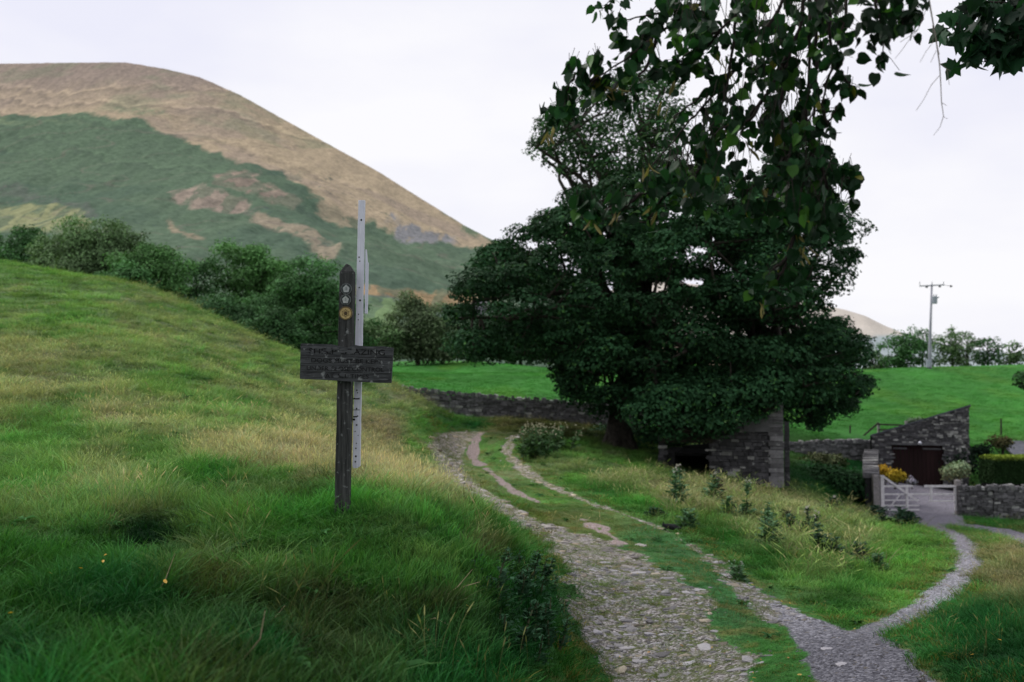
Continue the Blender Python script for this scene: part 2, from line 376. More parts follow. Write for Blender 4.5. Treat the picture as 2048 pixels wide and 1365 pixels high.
M['leaf'] = leaf_mat('foliage_leaves', trans=.12, rough=.7, spec=.07)
M['fgleaf'] = leaf_mat('lime_leaves', trans=.28, rough=.5, spec=.15)
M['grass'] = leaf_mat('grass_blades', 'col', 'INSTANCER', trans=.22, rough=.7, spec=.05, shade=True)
M['bark'] = simple('bark', (.018,.015,.012), (.06,.052,.042), 9, bs=.8, bd=.05)
M['twig'] = simple('twig_bark', (.012,.009,.009), (.035,.026,.022), 40, bs=.2)
M['dead'] = simple('dead_twig_bark', (.22,.19,.17), (.36,.31,.28), 40, bs=.1)
def wood_mat(name, dark, light, lich=None, sc_=1.0, thr=.56):
    m, nt, b, _ = mat(name)
    tc = objvec(nt); mp = N(nt, 'ShaderNodeMapping'); nt.links.new(tc, mp.inputs[0]); mp.inputs['Scale'].default_value = sc_ if isinstance(sc_, tuple) else (60*sc_,60*sc_,4*sc_)
    g = noise(nt, 1, 6, .7, mp.outputs[0]); g2 = noise(nt, 22, 5, .6, tc)
    c = ramp(nt, g, [(.3, dark), (.72, light)])
    if lich: c = mix(nt, ramp(nt, g2, [(thr,(0,0,0)),(thr+.09,(1,1,1))]), c, lich)
    nt.links.new(c, b.inputs['Base Color']); b.inputs['Roughness'].default_value = .9
    bump(nt, b, math_(nt,'ADD',g,math_(nt,'MULTIPLY',g2,.6)), .9, .006)
    return m
M['post'] = wood_mat('weathered_post_wood', (.004,.005,.005), (.078,.08,.078), (.19,.20,.20), thr=.59)
M['board'] = wood_mat('weathered_board_wood', (.006,.007,.008), (.095,.10,.104), (.20,.21,.21), (5,70,70), thr=.58)
M['whitewood'] = wood_mat('white_painted_batten', (.58,.59,.68), (.76,.77,.85), (.34,.34,.40), thr=.70)
M['gate'] = simple('white_gate_paint', (.50,.48,.50), (.74,.72,.74), 9, bs=.1)
M['gatepost'] = simple('grey_gatepost_timber', (.16,.15,.15), (.30,.28,.28), 12)
M['letter'] = simple('carved_black_lettering', (.002,.002,.002), (.008,.008,.008), 60)
M['darkhole'] = simple('dark_interior', (.003,.003,.003), (.008,.008,.008), 5)
M['door'] = wood_mat('dark_brown_door_boards', (.012,.005,.005), (.028,.012,.012), None, (3,3,.3))
M['slate'] = simple('slate', (.06,.065,.08), (.13,.135,.16), 5)
M['mortar'] = simple('mortar_shadow', (.018,.018,.018), (.04,.04,.042), 6)
M['render'] = simple('pale_render', (.07,.07,.075), (.13,.13,.135), 3)
def stone_mat():
    m, nt, b, _ = mat('drystone'); v = objvec(nt); c = attr(nt, 'col')
    n = noise(nt, 7, 6, .7, v)
    cc = mix(nt, 1.0, c, ramp(nt, n, [(.3,(.55,.55,.55)),(.7,(1.3,1.3,1.3))]), 'MULTIPLY')
    cc = mix(nt, ramp(nt, noise(nt, 3.5, 6, .7, v), [(.62,(0,0,0)),(.68,(1,1,1))]), cc, (.34,.35,.34))
    nt.links.new(cc, b.inputs['Base Color']); b.inputs['Roughness'].default_value = .92
    bump(nt, b, n, .6, .03); return m
M['stone'] = stone_mat()
def inst_stone_mat():
    m, nt, b, _ = mat('track_stone'); v = objvec(nt); c = attr(nt, 'col', 'INSTANCER')
    n = noise(nt, 14, 6, .7, v)
    cc = mix(nt, 1.0, c, ramp(nt, n, [(.3,(.6,.6,.6)),(.7,(1.25,1.25,1.25))]), 'MULTIPLY')
    nt.links.new(cc, b.inputs['Base Color']); b.inputs['Roughness'].default_value = .8; bump(nt, b, n, .5, .02); return m
M['tstone'] = inst_stone_mat()
M['inst'] = leaf_mat('instanced_leaf', 'col', 'INSTANCER', trans=.2)
# ------------------------------------------------------------------ ground sheet
az = np.concatenate([np.linspace(-math.pi, -.62, 60)[:-1], np.linspace(-.62, .62, 900), np.linspace(.62, math.pi, 60)[1:]])
rr = np.concatenate([[.02], np.exp(np.linspace(math.log(.5), math.log(62), 620)), np.exp(np.linspace(math.log(62), math.log(6000), 130))[1:]])
A, R_ = np.meshgrid(az, rr); gx = (np.sin(A)*R_).ravel(); gy = (np.cos(A)*R_).ravel()
gz = H(gx, gy)
na, nr = len(az), len(rr)
I = np.arange(na*nr).reshape(nr, na)
fc = np.stack([I[:-1,:-1], I[:-1,1:], I[1:,1:], I[1:,:-1]], -1).reshape(-1,4)[:, ::-1]
rut, pink, grav = masks(gx, gy)
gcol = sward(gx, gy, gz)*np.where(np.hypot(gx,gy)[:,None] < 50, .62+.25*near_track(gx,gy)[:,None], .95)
# litter and soil colour in the verge beside the stones
ntm = near_track(gx, gy)
fleck = sstep(.55,.7,fbm(gx*3, gy*3, 3, 91))*ntm*.5
gcol = gcol*(1-fleck)[:,None] + np.array([.20,.13,.045])*fleck[:,None]
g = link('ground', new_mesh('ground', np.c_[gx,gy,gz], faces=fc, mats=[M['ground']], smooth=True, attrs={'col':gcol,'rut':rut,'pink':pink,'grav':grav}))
tag(g, 'grassy valley ground with stony track ruts and gravel path worn into it', 'ground', kind='structure')
# ------------------------------------------------------------------ the fell (big hill) and the far hill
def hill(name, label, sky, Yt, foot_py, Yf, colf, x0, x1, nu, nv, seed, bumpamp):
    sx = np.array([s[0] for s in sky], float); sy = np.array([s[1] for s in sky], float)
    U = np.linspace(x0, x1, nu); Vv = np.concatenate([np.linspace(0, 1, nv), np.linspace(1.02, 1.5, 14)])
    UU, VV = np.meshgrid(U, Vv)
    top = np.interp(UU, sx, sy); yt = np.interp(UU, [x0, x1], Yt)
    vc = np.minimum(VV, 1)
    py = foot_py + (top-foot_py)*vc**.92
    Y = Yf + (yt-Yf)*vc**1.25
    over = np.clip(VV-1, 0, 1)
    py = py + over*150; Y = Y*(1+over*.9)
    u = (UU-1024)/F; v = (682.5-py)/F; s = Y/(CT-v*ST)
    X = u*s; Z = CZ+(ST+v*CT)*s
    fall = np.sin(np.clip(vc,0,1)*math.pi)**.6
    Z = Z + bumpamp*fall*(fbm(X/90, Y/140, 5, seed)-.5)*(over<=0)
    Z = Z + bumpamp*.03*(fbm(X/5, Y/8, 4, seed+4)-.5)
    V = np.c_[X.ravel(), Y.ravel(), Z.ravel()]
    nn = len(Vv); I = np.arange(nu*nn).reshape(nn, nu)
    fc = np.stack([I[:-1,:-1], I[:-1,1:], I[1:,1:], I[1:,:-1]], -1).reshape(-1,4)
    c = colf(UU.ravel(), py.ravel(), X.ravel(), Y.ravel())
    m, nt, b, _ = mat(name+'_cover')
    vv = objvec(nt); a = attr(nt, 'col')
    cc = mix(nt, 1.0, a, ramp(nt, noise(nt, .28, 8, .75, vv), [(.36,(.70,.72,.70)),(.62,(1.22,1.2,1.18))]), 'MULTIPLY')
    nt.links.new(cc, b.inputs['Base Color']); b.inputs['Roughness'].default_value = 1; b.inputs['Specular IOR Level'].default_value = 0
    bump(nt, b, noise(nt, .09, 8, .65, vv), .6, 3.0)
    o = link(name, new_mesh(name, V, faces=fc, mats=[m], smooth=True, attrs={'col': c}))
    return tag(o, label, 'hill', kind='structure')
def inpoly(x, y, poly):
    x = np.asarray(x); y = np.asarray(y); c = np.zeros(x.shape, bool); n = len(poly)
    for i in range(n):
        x1, y1 = poly[i]; x2, y2 = poly[(i+1)%n]
        if y1 == y2: continue
        k = ((y1 > y) != (y2 > y)) & (x < (x2-x1)*(y-y1)/(y2-y1)+x1); c ^= k
    return c
def fellcol(px, py, X, Y):
    wx = 70*(fbm(X/34, Y/130, 5, 71)-.5)+34*(fbm(X/7, Y/34, 4, 78)-.5); wy = 34*(fbm(X/34, Y/120, 5, 72)-.5)+18*(fbm(X/7, Y/34, 4, 79)-.5)
    x = px+wx; y = py+wy
    TAN = np.array([.40,.31,.20]); RED = np.array([.27,.205,.165]); GRN = np.array([.075,.125,.062]); DGR = np.array([.045,.090,.046]); PNK = np.array([.25,.19,.14])
    SCR = np.array([.22,.215,.225]); YF = np.array([.24,.25,.11]); LGN = np.array([.15,.20,.10])
    t = sstep(130, 260, y)[:,None]
    c = RED*(1-t)+TAN*t
    k = sstep(.5,.66,fbm(X/70, Y/60, 4, 73))[:,None]*.5; c = c*(1-k)+RED*1.05*k
    k = sstep(.5,.7,fbm(X/45+9, Y/50, 4, 74))[:,None]*.35*(y<300)[:,None]; c = c*(1-k)+LGN*k
    def put(poly, colr, a=1.0):
        nonlocal c
        # soft edge: average of shifted tests
        w = sum(inpoly(x+dx, y+dy, poly).astype(float) for dx, dy in ((-3,-2),(3,-2),(0,0),(-3,2),(3,2)))/5
        w = w*(1-.62*(fbm(X/7+len(poly)*7, Y/32, 4, 88)>.51)*(a<1.01)*(len(poly)<12)); w = (w*a)[:,None]; c = c*(1-w)+np.array(colr)*w
    put([(-400,225),(0,228),(150,238),(300,250),(325,262),(380,290),(450,318),(545,345),(600,370),(640,405),(700,425),(780,438),(850,465),(930,495),(1000,520),(1300,620),(1300,760),(-400,760)], GRN)
    k = sstep(.45,.65,fbm(X/60+4, Y/60, 4, 75))[:,None]*.6*((y>300))[:,None]*(c[:,0]<.13)[:,None]; c = c*(1-k)+DGR*k
    put([(-400,150),(500,190),(530,215),(300,185),(0,192),(-400,192)], TAN*1.05, .4)
    put([(-400,244),(60,250),(180,258),(60,264),(-400,262)], LGN, .8)
    put([(215,215),(330,222),(360,240),(250,235)], LGN, .6)
    put([(520,338),(610,350),(605,362),(540,358)], DGR)
    put([(860,415),(920,440),(1010,492),(1000,505),(930,470),(880,432)], LGN*.8)
    put([(780,428),(830,440),(905,475),(880,480),(820,462)], SCR)
    # screes broken up by bracken
    put([(415,360),(470,345),(510,375),(560,385),(610,410),(590,425),(520,415),(470,400),(425,385)], PNK)
    put([(330,395),(400,385),(440,400),(500,430),(490,445),(420,430),(350,415)], PNK*1.05+.02)
    put([(620,400),(690,405),(740,430),(700,450),(640,425)], TAN*.85, .75)
    put([(520,440),(580,455),(640,490),(680,530),(640,535),(590,495),(520,465)], TAN*.7+.02, .85)
    put([(330,440),(380,470),(420,505),(390,500),(345,470)], TAN*.75, .8)
    put([(-400,395),(60,402),(150,428),(190,445),(200,480),(-400,480)], YF)
    put([(-400,362),(40,366),(120,395),(215,440),(205,448),(110,410),(30,385),(-400,372)], [.10,.10,.085], .5)
    put([(700,578),(780,583),(1000,600),(1000,612),(780,603),(700,595)], [.30,.20,.09])
    put([(700,595),(780,603),(1000,612),(1000,620),(700,606)], [.11,.10,.12])
    put([(700,604),(800,606),(800,760),(700,760)], [.13,.21,.07])
    # scattered bushes and rocks
    s = vnoise(X/3.2, Y/4.5, 76); k = ((s>.88)&(y>345)&(fbm(X/50, Y/60, 2, 80)>.48)).astype(float)[:,None]*.6; c = c*(1-k)+np.array([.04,.07,.05])*k
    # gullies and sheep trods
    q = np.abs(fbm(X/120, Y/60, 3, 81)-.5); k = (1-sstep(0,.012,q))[:,None]*.35; c = c*(1-k)+RED*.7*k
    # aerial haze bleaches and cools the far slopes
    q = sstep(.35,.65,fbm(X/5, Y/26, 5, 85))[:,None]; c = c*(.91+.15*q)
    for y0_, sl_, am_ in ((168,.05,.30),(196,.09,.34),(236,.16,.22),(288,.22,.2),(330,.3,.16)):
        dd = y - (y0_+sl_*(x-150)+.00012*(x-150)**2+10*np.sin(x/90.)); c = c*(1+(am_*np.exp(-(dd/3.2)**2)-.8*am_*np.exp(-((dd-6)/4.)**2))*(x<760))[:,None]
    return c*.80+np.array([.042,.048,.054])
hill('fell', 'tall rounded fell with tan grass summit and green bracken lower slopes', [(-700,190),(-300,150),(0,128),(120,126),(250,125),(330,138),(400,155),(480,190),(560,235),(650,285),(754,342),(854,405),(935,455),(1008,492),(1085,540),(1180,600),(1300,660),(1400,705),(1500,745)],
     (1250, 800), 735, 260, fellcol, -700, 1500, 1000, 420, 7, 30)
def farcol(px, py, X, Y):
    c = np.tile(np.array([.50,.46,.42]), (len(px),1)); k = sstep(668,678,py+6*(fbm(X/200,Y/200,3,4)-.5))[:,None]  # aerial haze is put into these pale base colours
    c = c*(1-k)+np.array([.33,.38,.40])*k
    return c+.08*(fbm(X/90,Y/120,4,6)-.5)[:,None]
hill('distant_hill', 'pale hazy hill far behind the right side of the big tree', [(1000,640),(1300,560),(1500,580),(1620,605),(1690,620),(1730,632),(1770,652),(1805,666),(1850,682),(1950,700),(2100,715),(2500,730)],
     (3000, 2600), 760, 2000, farcol, 1000, 2600, 200, 60, 17, 30)
# ------------------------------------------------------------------ grass: tufts scattered over the sward
def tuft(nb, rad, h0, h1, wid, lean, seed, seeds=False):
    r = np.random.RandomState(seed); V = []; Fc = []; S = []
    for i in range(nb):
        a = r.uniform(0, 6.283); d = rad*math.sqrt(r.rand()); x, y = math.cos(a)*d, math.sin(a)*d
        h = r.uniform(h0, h1); b = r.uniform(0, 6.283)
        if r.rand() < .5: b = a+r.uniform(-.7,.7)
        L = lean*r.uniform(.2, 1.0)*h; w = wid*r.uniform(.7, 1.3); pa = r.uniform(0, 3.1416)
        wx, wy = math.cos(pa)*w/2, math.sin(pa)*w/2
        base = len(V); br = r.uniform(-.12,.12)
        for k, (t, ww) in enumerate(((0,.9),(.4,1),(.75,.7))):
            cx = x+math.cos(b)*L*t*t; cy = y+math.sin(b)*L*t*t; cz = h*(t-.25*lean*t*t)-.015
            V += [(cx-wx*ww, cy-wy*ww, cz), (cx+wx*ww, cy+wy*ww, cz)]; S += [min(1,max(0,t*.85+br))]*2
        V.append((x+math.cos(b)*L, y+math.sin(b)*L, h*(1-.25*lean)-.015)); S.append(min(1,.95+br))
        Fc += [(base,base+1,base+3,base+2),(base+2,base+3,base+5,base+4),(base+4,base+5,base+6)]
        if seeds and r.rand() < .7:
            tx, ty, tz = V[-1]; bb = len(V); q = h*.14; ww = wid*1.5
            V += [(tx-ww*math.cos(pa), ty-ww*math.sin(pa), tz-q*.5), (tx, ty, tz-q), (tx+ww*math.cos(pa), ty+ww*math.sin(pa), tz-q*.5), (tx+math.cos(b)*q*.3, ty+math.sin(b)*q*.3, tz+q*.25)]
            S += [1.0]*4; Fc.append((bb,bb+1,bb+2,bb+3))
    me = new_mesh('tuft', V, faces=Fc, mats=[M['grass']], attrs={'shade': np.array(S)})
    return me
def stonemesh(seed):
    r = np.random.RandomState(seed); n = 9; V = []; Fc = []
    ang = np.sort(r.uniform(0, 6.283, n)); rad = r.uniform(.75, 1.1, n)
    for z, k in ((-.35,1.0),(.12,1.05),(.30,.72)):
        for a, q in zip(ang, rad): V.append((math.cos(a)*q*k, math.sin(a)*q*k*.75, z+r.uniform(-.06,.06)))
    for l in range(2):
        for i in range(n): Fc.append((l*n+i, l*n+(i+1)%n, (l+1)*n+(i+1)%n, (l+1)*n+i))
    V.append((0,0,.34)); Fc += [(2*n+i, 2*n+(i+1)%n, 3*n) for i in range(n)]
    return new_mesh('stone', V, faces=Fc, mats=[M['tstone']])
def scatter(name, protos, xyz, rot, scl, col, idx, label, cat):
    """one 'stuff' object: points with a geometry-nodes instancer"""
    c = bpy.data.collections.new(name+'_kinds')
    for k, me in enumerate(protos):
        o = bpy.data.objects.new('%s_kind_%02d' % (name, k), me); c.objects.link(o)
    me = bpy.data.meshes.new(name); me.vertices.add(len(xyz)); me.vertices.foreach_set('co', np.asarray(xyz, np.float32).ravel())
    def fa(nm, typ, key, a):
        at = me.attributes.new(nm, typ, 'POINT'); at.data.foreach_set(key, np.ascontiguousarray(a).ravel())
    fa('rot', 'FLOAT_VECTOR', 'vector', np.asarray(rot, np.float32)); fa('scl', 'FLOAT_VECTOR', 'vector', np.asarray(scl, np.float32))
    fa('col', 'FLOAT_COLOR', 'color', np.c_[col, np.ones(len(col))].astype(np.float32)); fa('idx', 'INT', 'value', np.asarray(idx, np.int32))
    ob = link(name, me); ng = bpy.data.node_groups.new(name+'_nodes', 'GeometryNodeTree')
    ng.interface.new_socket('Geometry', in_out='INPUT', socket_type='NodeSocketGeometry'); ng.interface.new_socket('Geometry', in_out='OUTPUT', socket_type='NodeSocketGeometry')
    gi = ng.nodes.new('NodeGroupInput'); go = ng.nodes.new('NodeGroupOutput'); ip = ng.nodes.new('GeometryNodeInstanceOnPoints')
    ci = ng.nodes.new('GeometryNodeCollectionInfo'); ci.inputs['Collection'].default_value = c; ci.inputs['Separate Children'].default_value = True; ci.inputs['Reset Children'].default_value = True
    def na(nm, dt):
        a = ng.nodes.new('GeometryNodeInputNamedAttribute'); a.data_type = dt; a.inputs['Name'].default_value = nm; return a.outputs['Attribute']
    L = ng.links.new
    L(gi.outputs[0], ip.inputs['Points']); L(ci.outputs[0], ip.inputs['Instance']); ip.inputs['Pick Instance'].default_value = True
    L(na('idx','INT'), ip.inputs['Instance Index'])
    er = ng.nodes.new('FunctionNodeEulerToRotation'); L(na('rot','FLOAT_VECTOR'), er.inputs[0]); L(er.outputs[0], ip.inputs['Rotation'])
    L(na('scl','FLOAT_VECTOR'), ip.inputs['Scale']); L(ip.outputs[0], go.inputs[0])
    m = ob.modifiers.new('scatter', 'NODES'); m.node_group = ng
    return tag(ob, label, cat, kind='stuff')
def sample(dens, rmin, rmax, amin=-.62, amax=.62):
    """random ground positions with density dens(r) per square metre"""
    rs = np.linspace(rmin, rmax, 400); w = dens(rs)*rs*(amax-amin); cum = np.cumsum(w)*(rs[1]-rs[0]); n = int(cum[-1])
    r = np.interp(RS.rand(n)*cum[-1], cum, rs); a = RS.uniform(amin, amax, n)
    return r*np.sin(a), r*np.cos(a)
BX = []   # footprints where no grass grows (x0,x1,y0,y1)
def clear(x, y):
    k = np.ones(len(x), bool)
    for x0,x1,y0,y1 in BX: k &= ~((x>x0)&(x<x1)&(y>y0)&(y<y1))
    return k
bA = P(1320,970,33).x; bB = P(1578,970,33).x
BX += [(bA, bB, 33.05, 37.5), (P(1745,960,50).x, P(1938,960,50).x, 50, 58)]
PT = [tuft(34,.10,.05,.11,.0042,.7,s) for s in range(4)] + [tuft(26,.08,.10,.20,.0045,1.1,s) for s in range(10,14)] + [tuft(20,.12,.10,.24,.0020,1.0,s,True) for s in range(20,24)]
dens = lambda r: np.where(r<6, 330, np.where(r<12, 330*(6/r)**1.25, 139*(12/r)**1.75))
x, y = sample(dens, 1.6, 125); k = (np.hypot(x,y) < 56) | (x/np.maximum(y,1) > -.17); x, y = x[k], y[k]
rt, pk, gv = masks(x, y)
bad = np.maximum.reduce([rt, pk*1.1, gv*1.1]) + .25*(RS.rand(len(x))-.5)
k = ((bad < .42) | ((rt > .4) & (RS.rand(len(x)) < .75*sstep(.46,.60,fbm(x*2.6,y*2.6,3,140))) & (gv < .3) & (pk < .4))) & clear(x, y); x, y = x[k], y[k]; onrut = bad[k] >= .42
z = H(x, y); px, py = proj(x, y, z); r = np.hypot(x, y)
sw = sward(x, y, z); lum = sw.mean(1); red = sw[:,0]/(sw[:,1]+1e-4)
turf = (sdist(x, y, S_turf) < 0)
dry = np.clip((red-.55)*1.6, 0, .9)
long_ = np.clip(.18 + .5*sstep(.45,.7,fbm(x*1.2, y*1.2, 3, 101)), 0, 1)
u = RS.rand(len(x)); kind = np.where(u < dry*.26*(r>6.5), 2, np.where(RS.rand(len(x)) < long_, 1, 0))
kind = np.where(turf, 0, kind)
short_field = ((y > 50)&(x<9)) | (y > 55)
kind = np.where(short_field, 0, kind)
size = np.clip(r/7.5, 1, 9)**.62
sz = size*RS.uniform(.7, 1.25, len(x))*np.where(turf, .55, 1)
sz = sz*np.where((r<9)&~turf, 1.1, 1)*np.where(onrut,.85,1)
szv = np.where(onrut, .38, np.where(turf, .42, 1))*RS.uniform(.7,1.2,len(x))*np.where(short_field, .6, 1)*np.where(r>14,1.15,1)*(1-.45*near_track(x,y))

hv = sstep(.3,.72,fbm(x*2.1, y*2.1, 3, 151)); hv2 = fbm(x*6, y*6, 2, 152)
szv = szv*np.where(turf|onrut, 1, .55+.85*hv+.35*(hv2-.5)); 
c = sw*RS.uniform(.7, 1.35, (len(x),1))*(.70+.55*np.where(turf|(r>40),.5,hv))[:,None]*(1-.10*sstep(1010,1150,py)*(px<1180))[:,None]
c[:,0] *= RS.uniform(.8, 1.25, len(x))
c = np.where((kind==2)[:,None], c*.7+TA*.35*RS.uniform(.6,1.15,(len(x),1)), c)
c = np.where(onrut[:,None], np.array([.12,.19,.05])*RS.uniform(.5,1.3,(len(x),1)), c)
e = ((near_track(x, y) > .55) & (RS.rand(len(x)) < .16)); c = np.where(e[:,None], np.array([.20,.17,.05])*RS.uniform(.6,1.3,(len(x),1)), c)
rot = np.c_[RS.uniform(-.18,.18,len(x)), RS.uniform(-.18,.18,len(x)), RS.uniform(0,6.28,len(x))]
scatter('grass', PT, np.c_[x,y,z], rot, np.c_[sz,sz,szv], np.clip(c,.003,.7), kind*4+RS.randint(0,4,len(x)), 'rough green and straw-coloured hill grass covering banks and verges', 'grass')
print('grass tufts', len(x))
# ------------------------------------------------------------------ stones on the track
x, y = sample(lambda r: np.where(r<10, 150, 420*(10/r)**1.5), 4.5, 36, -.15, .48)
rt, pk, gv = masks(x, y); w = rt*.75
k = RS.rand(len(x)) < w; x, y = x[k], y[k]
n_ = len(x); s = np.exp(RS.normal(-3.68, .62, n_)); s = np.clip(s, .009, .12)*np.clip(np.hypot(x,y)/9,1,2.2)**.5
x2, y2 = sample(lambda r: np.where(r<14, 260, 120), 5, 32, .1, .48)
rt2, pk2, gv2 = masks(x2, y2); k = RS.rand(len(x2)) < gv2; x2, y2 = x2[k], y2[k]
s2 = np.clip(np.exp(RS.normal(-4.1,.38,len(x2))), .008, .06)
big = [hit(px, py) for px, py in ((1425,1325),(1185,1187),(1330,1158),(1300,1175),(1430,1127),(1450,1152),(1185,1140),(1210,1125),(1150,1128),(1190,1268),(1310,1272),(1260,1270),(1245,1255),(1210,1132),(1490,1160),(1470,1140),(1550,1205),(1240,1240),(1180,1285),(1380,1330),(1335,1270),(1660,1300),(1690,1330),(1600,1235),(1360,1068))]
bs = [.12,.12,.2,.10,.17,.13,.16,.12,.10,.13,.14,.11,.10,.08,.14,.15,.12,.09,.10,.14,.12,.10,.11,.1,.06]
bs = [q*.82 for q in bs]; X = np.r_[x, x2, [b.x for b in big]]; Y = np.r_[y, y2, [b.y for b in big]]; S = np.r_[s, s2, bs]*1.0
Z = H(X, Y)-S*.12
shade = RS.uniform(.07,.34,len(X))*np.where(np.arange(len(X))>=len(x), np.clip((Y-5)/9,.45,1), 1); cl = np.c_[shade, shade*.97, shade*1.02]
cl *= (1+.75*sstep(14,24,Y)*(np.arange(len(X))<len(x)))[:,None]*np.where((Y>14)[:,None],[1.03,.98,.90],[1,1,1]); w = RS.rand(len(X)); cl[w<.2] *= np.array([1.05,.95,.72]); cl[len(x):len(x)+len(x2)] *= np.array([.88,.9,1.02]); cl[-len(big):] = np.array([.34,.33,.36])*RS.uniform(.75,1.1,(len(big),1))
rot = np.c_[RS.uniform(-.2,.2,len(X)), RS.uniform(-.2,.2,len(X)), RS.uniform(0,6.28,len(X))]
rot[-len(big):,2] = RS.uniform(-.3,.3,len(big))
scatter('track_stones', [stonemesh(s) for s in range(8)], np.c_[X,Y,Z], rot, np.c_[S, S*RS.uniform(.65,1,len(X)), S*RS.uniform(.35,.75,len(X))], cl, RS.randint(0,8,len(X)), 'grey slaty cobbles and gravel bedded in the track and path', 'stones')
print('stones', len(X))
# ------------------------------------------------------------------ fallen leaves on the verges
def fallen(seed):
    r = np.random.RandomState(seed); V = []; n = 8
    for i in range(n):
        a = i/n*6.283; q = 1+.25*math.cos(a*2)+r.uniform(-.1,.1); V.append((math.cos(a)*q, math.sin(a)*q*.7, .3*math.sin(a*1.5+r.rand())*.5+.1))
    V.append((0,0,0)); return new_mesh('fallen', V, faces=[(i,(i+1)%n,n) for i in range(n)], mats=[M['inst']])
x, y = sample(lambda r: np.where(r<12, 9, 5), 2.2, 30, -.5, .5); rt, pk, gv = masks(x, y)
w = near_track(x,y)*.9+.06; k = (RS.rand(len(x)) < w*sstep(.25,.6,fbm(x*.8,y*.8,3,120)+.1)) & (gv<.6); x, y = x[k], y[k]
bx = [(330,1210),(210,1165),(205,1180),(20,1275),(630,968),(100,1205),(935,1265),(160,1195),(1300,1340),(1240,1340),(1580,1225),(2000,1320),(1780,1225),(1945,1345)]
hb = [hit(*b) for b in bx]; x = np.r_[x, [b.x for b in hb]]; y = np.r_[y, [b.y for b in hb]]
z = H(x, y)+np.r_[np.full(len(x)-len(hb), .012), np.full(len(hb), .11)]
cl = np.array([.34,.20,.04])*RS.uniform(.35,1.2,(len(x),1)); cl[:,1] *= RS.uniform(.7,1.4,len(x)); cl[-len(hb):] = np.array([.55,.32,.03])
s = np.r_[RS.uniform(.008,.020,len(x)-len(hb)), RS.uniform(.008,.014,len(hb))]
scatter('fallen_leaves', [fallen(s) for s in range(4)], np.c_[x,y,z], RS.uniform(-.5,.5,(len(x),3))*np.array([1,1,6]), np.c_[s,s,s], cl, RS.randint(0,4,len(x)), 'yellow and brown fallen leaves littering the track verges', 'fallen leaves')

# ------------------------------------------------------------------ low broad-leaved weeds and seed stems in the sward
def rosette(seed, nl, L, wd, up):
    r = np.random.RandomState(seed); V = []; Fc = []; S = []
    for i in range(nl):
        a = r.uniform(0,6.283); l = L*r.uniform(.5,1); el = up*r.uniform(.3,1.1); b = len(V); px_, py_ = -math.sin(a), math.cos(a)
        for t, w_ in ((0,.12),(.35,.9),(.7,.8),(1,.05)):
            q = l*t; zz = l*(el*t-.55*t*t)+.01; cx, cy = math.cos(a)*q, math.sin(a)*q
            V += [(cx-px_*wd*w_/2, cy-py_*wd*w_/2, zz+.012*w_), (cx, cy, zz), (cx+px_*wd*w_/2, cy+py_*wd*w_/2, zz+.012*w_)]; S += [.35+.6*t]*3
        for k in range(3): Fc += [(b+k*3,b+k*3+1,b+k*3+4,b+k*3+3),(b+k*3+1,b+k*3+2,b+k*3+5,b+k*3+4)]
    return new_mesh('rosette', V, faces=Fc, mats=[M['grass']], attrs={'shade': np.array(S)})
def stems(seed, n, h):
    r = np.random.RandomState(seed); mb = MB(); S = []
    for i in range(n):
        a = r.uniform(0,6.283); L = r.uniform(.05,.5)*h; hh_ = h*r.uniform(.6,1); x0, y0 = r.uniform(-.08,.08,2); pa = r.uniform(0,3.14); wx, wy = math.cos(pa), math.sin(pa)
        V = []
        for t in (0,.35,.7,.88): 
            w_ = .0009; V += [(x0+math.cos(a)*L*t*t-wx*w_, y0+math.sin(a)*L*t*t-wy*w_, hh_*(t-.12*t*t)), (x0+math.cos(a)*L*t*t+wx*w_, y0+math.sin(a)*L*t*t+wy*w_, hh_*(t-.12*t*t))]
        for t, w_ in ((.93,.0035),(1.0,.003),(1.08,.0006)): V += [(x0+math.cos(a)*L*t*t-wx*w_, y0+math.sin(a)*L*t*t-wy*w_, hh_*(t-.12*t*t)), (x0+math.cos(a)*L*t*t+wx*w_, y0+math.sin(a)*L*t*t+wy*w_, hh_*(t-.12*t*t))]
        mb.add(V, [(2*k,2*k+1,2*k+3,2*k+2) for k in range(6)]); S += [.2,.2,.4,.4,.6,.6,.8,.8]+[1]*6
    return new_mesh('stems', mb.v, faces=mb.f, mats=[M['grass']], attrs={'shade': np.array(S)})
x, y = sample(lambda r: np.where(r<9, 11, 11*(9/r)**1.6), 3.2, 45); rt, pk, gv = masks(x, y); k = (np.maximum.reduce([rt,pk,gv]) < .3) & clear(x, y) & (RS.rand(len(x)) < sstep(.35,.62,fbm(x*.9,y*.9,3,160)+.12*near_track(x,y))); x, y = x[k], y[k]; z = H(x, y)
sw = sward(x, y, z); n_ = len(x); kind = RS.randint(0, 6, n_); kind = np.where((np.hypot(x,y)<6.5)&(kind>2)&(RS.rand(n_)<.75), kind-3, kind); c = np.where((kind<3)[:,None], np.array([.045,.135,.045])*RS.uniform(.5,1.5,(n_,1)), np.where((sw[:,0]/sw[:,1]>.6)[:,None], np.array([.42,.36,.22]), np.array([.20,.22,.10]))*RS.uniform(.5,1.15,(n_,1)))
dk = (1-.35*sstep(1010,1150,proj(x,y,z)[1])); c = c*dk[:,None]
rr_ = np.hypot(x, y); sz = RS.uniform(.6,1.2,n_)*np.clip(rr_/9,1,3)**.5
scatter('meadow_weeds', [rosette(5,7,.11,.035,.9), rosette(6,9,.08,.028,1.1), rosette(7,6,.14,.045,.8), stems(8,7,.34), stems(9,5,.42), stems(10,9,.28)], np.c_[x,y,z], np.c_[RS.uniform(-.2,.2,(n_,2)), RS.uniform(0,6.28,n_)], np.c_[sz,sz,np.minimum(sz,1.15)], c, kind, 'broad-leaved weeds and thin seed stems growing through the grass', 'weeds')

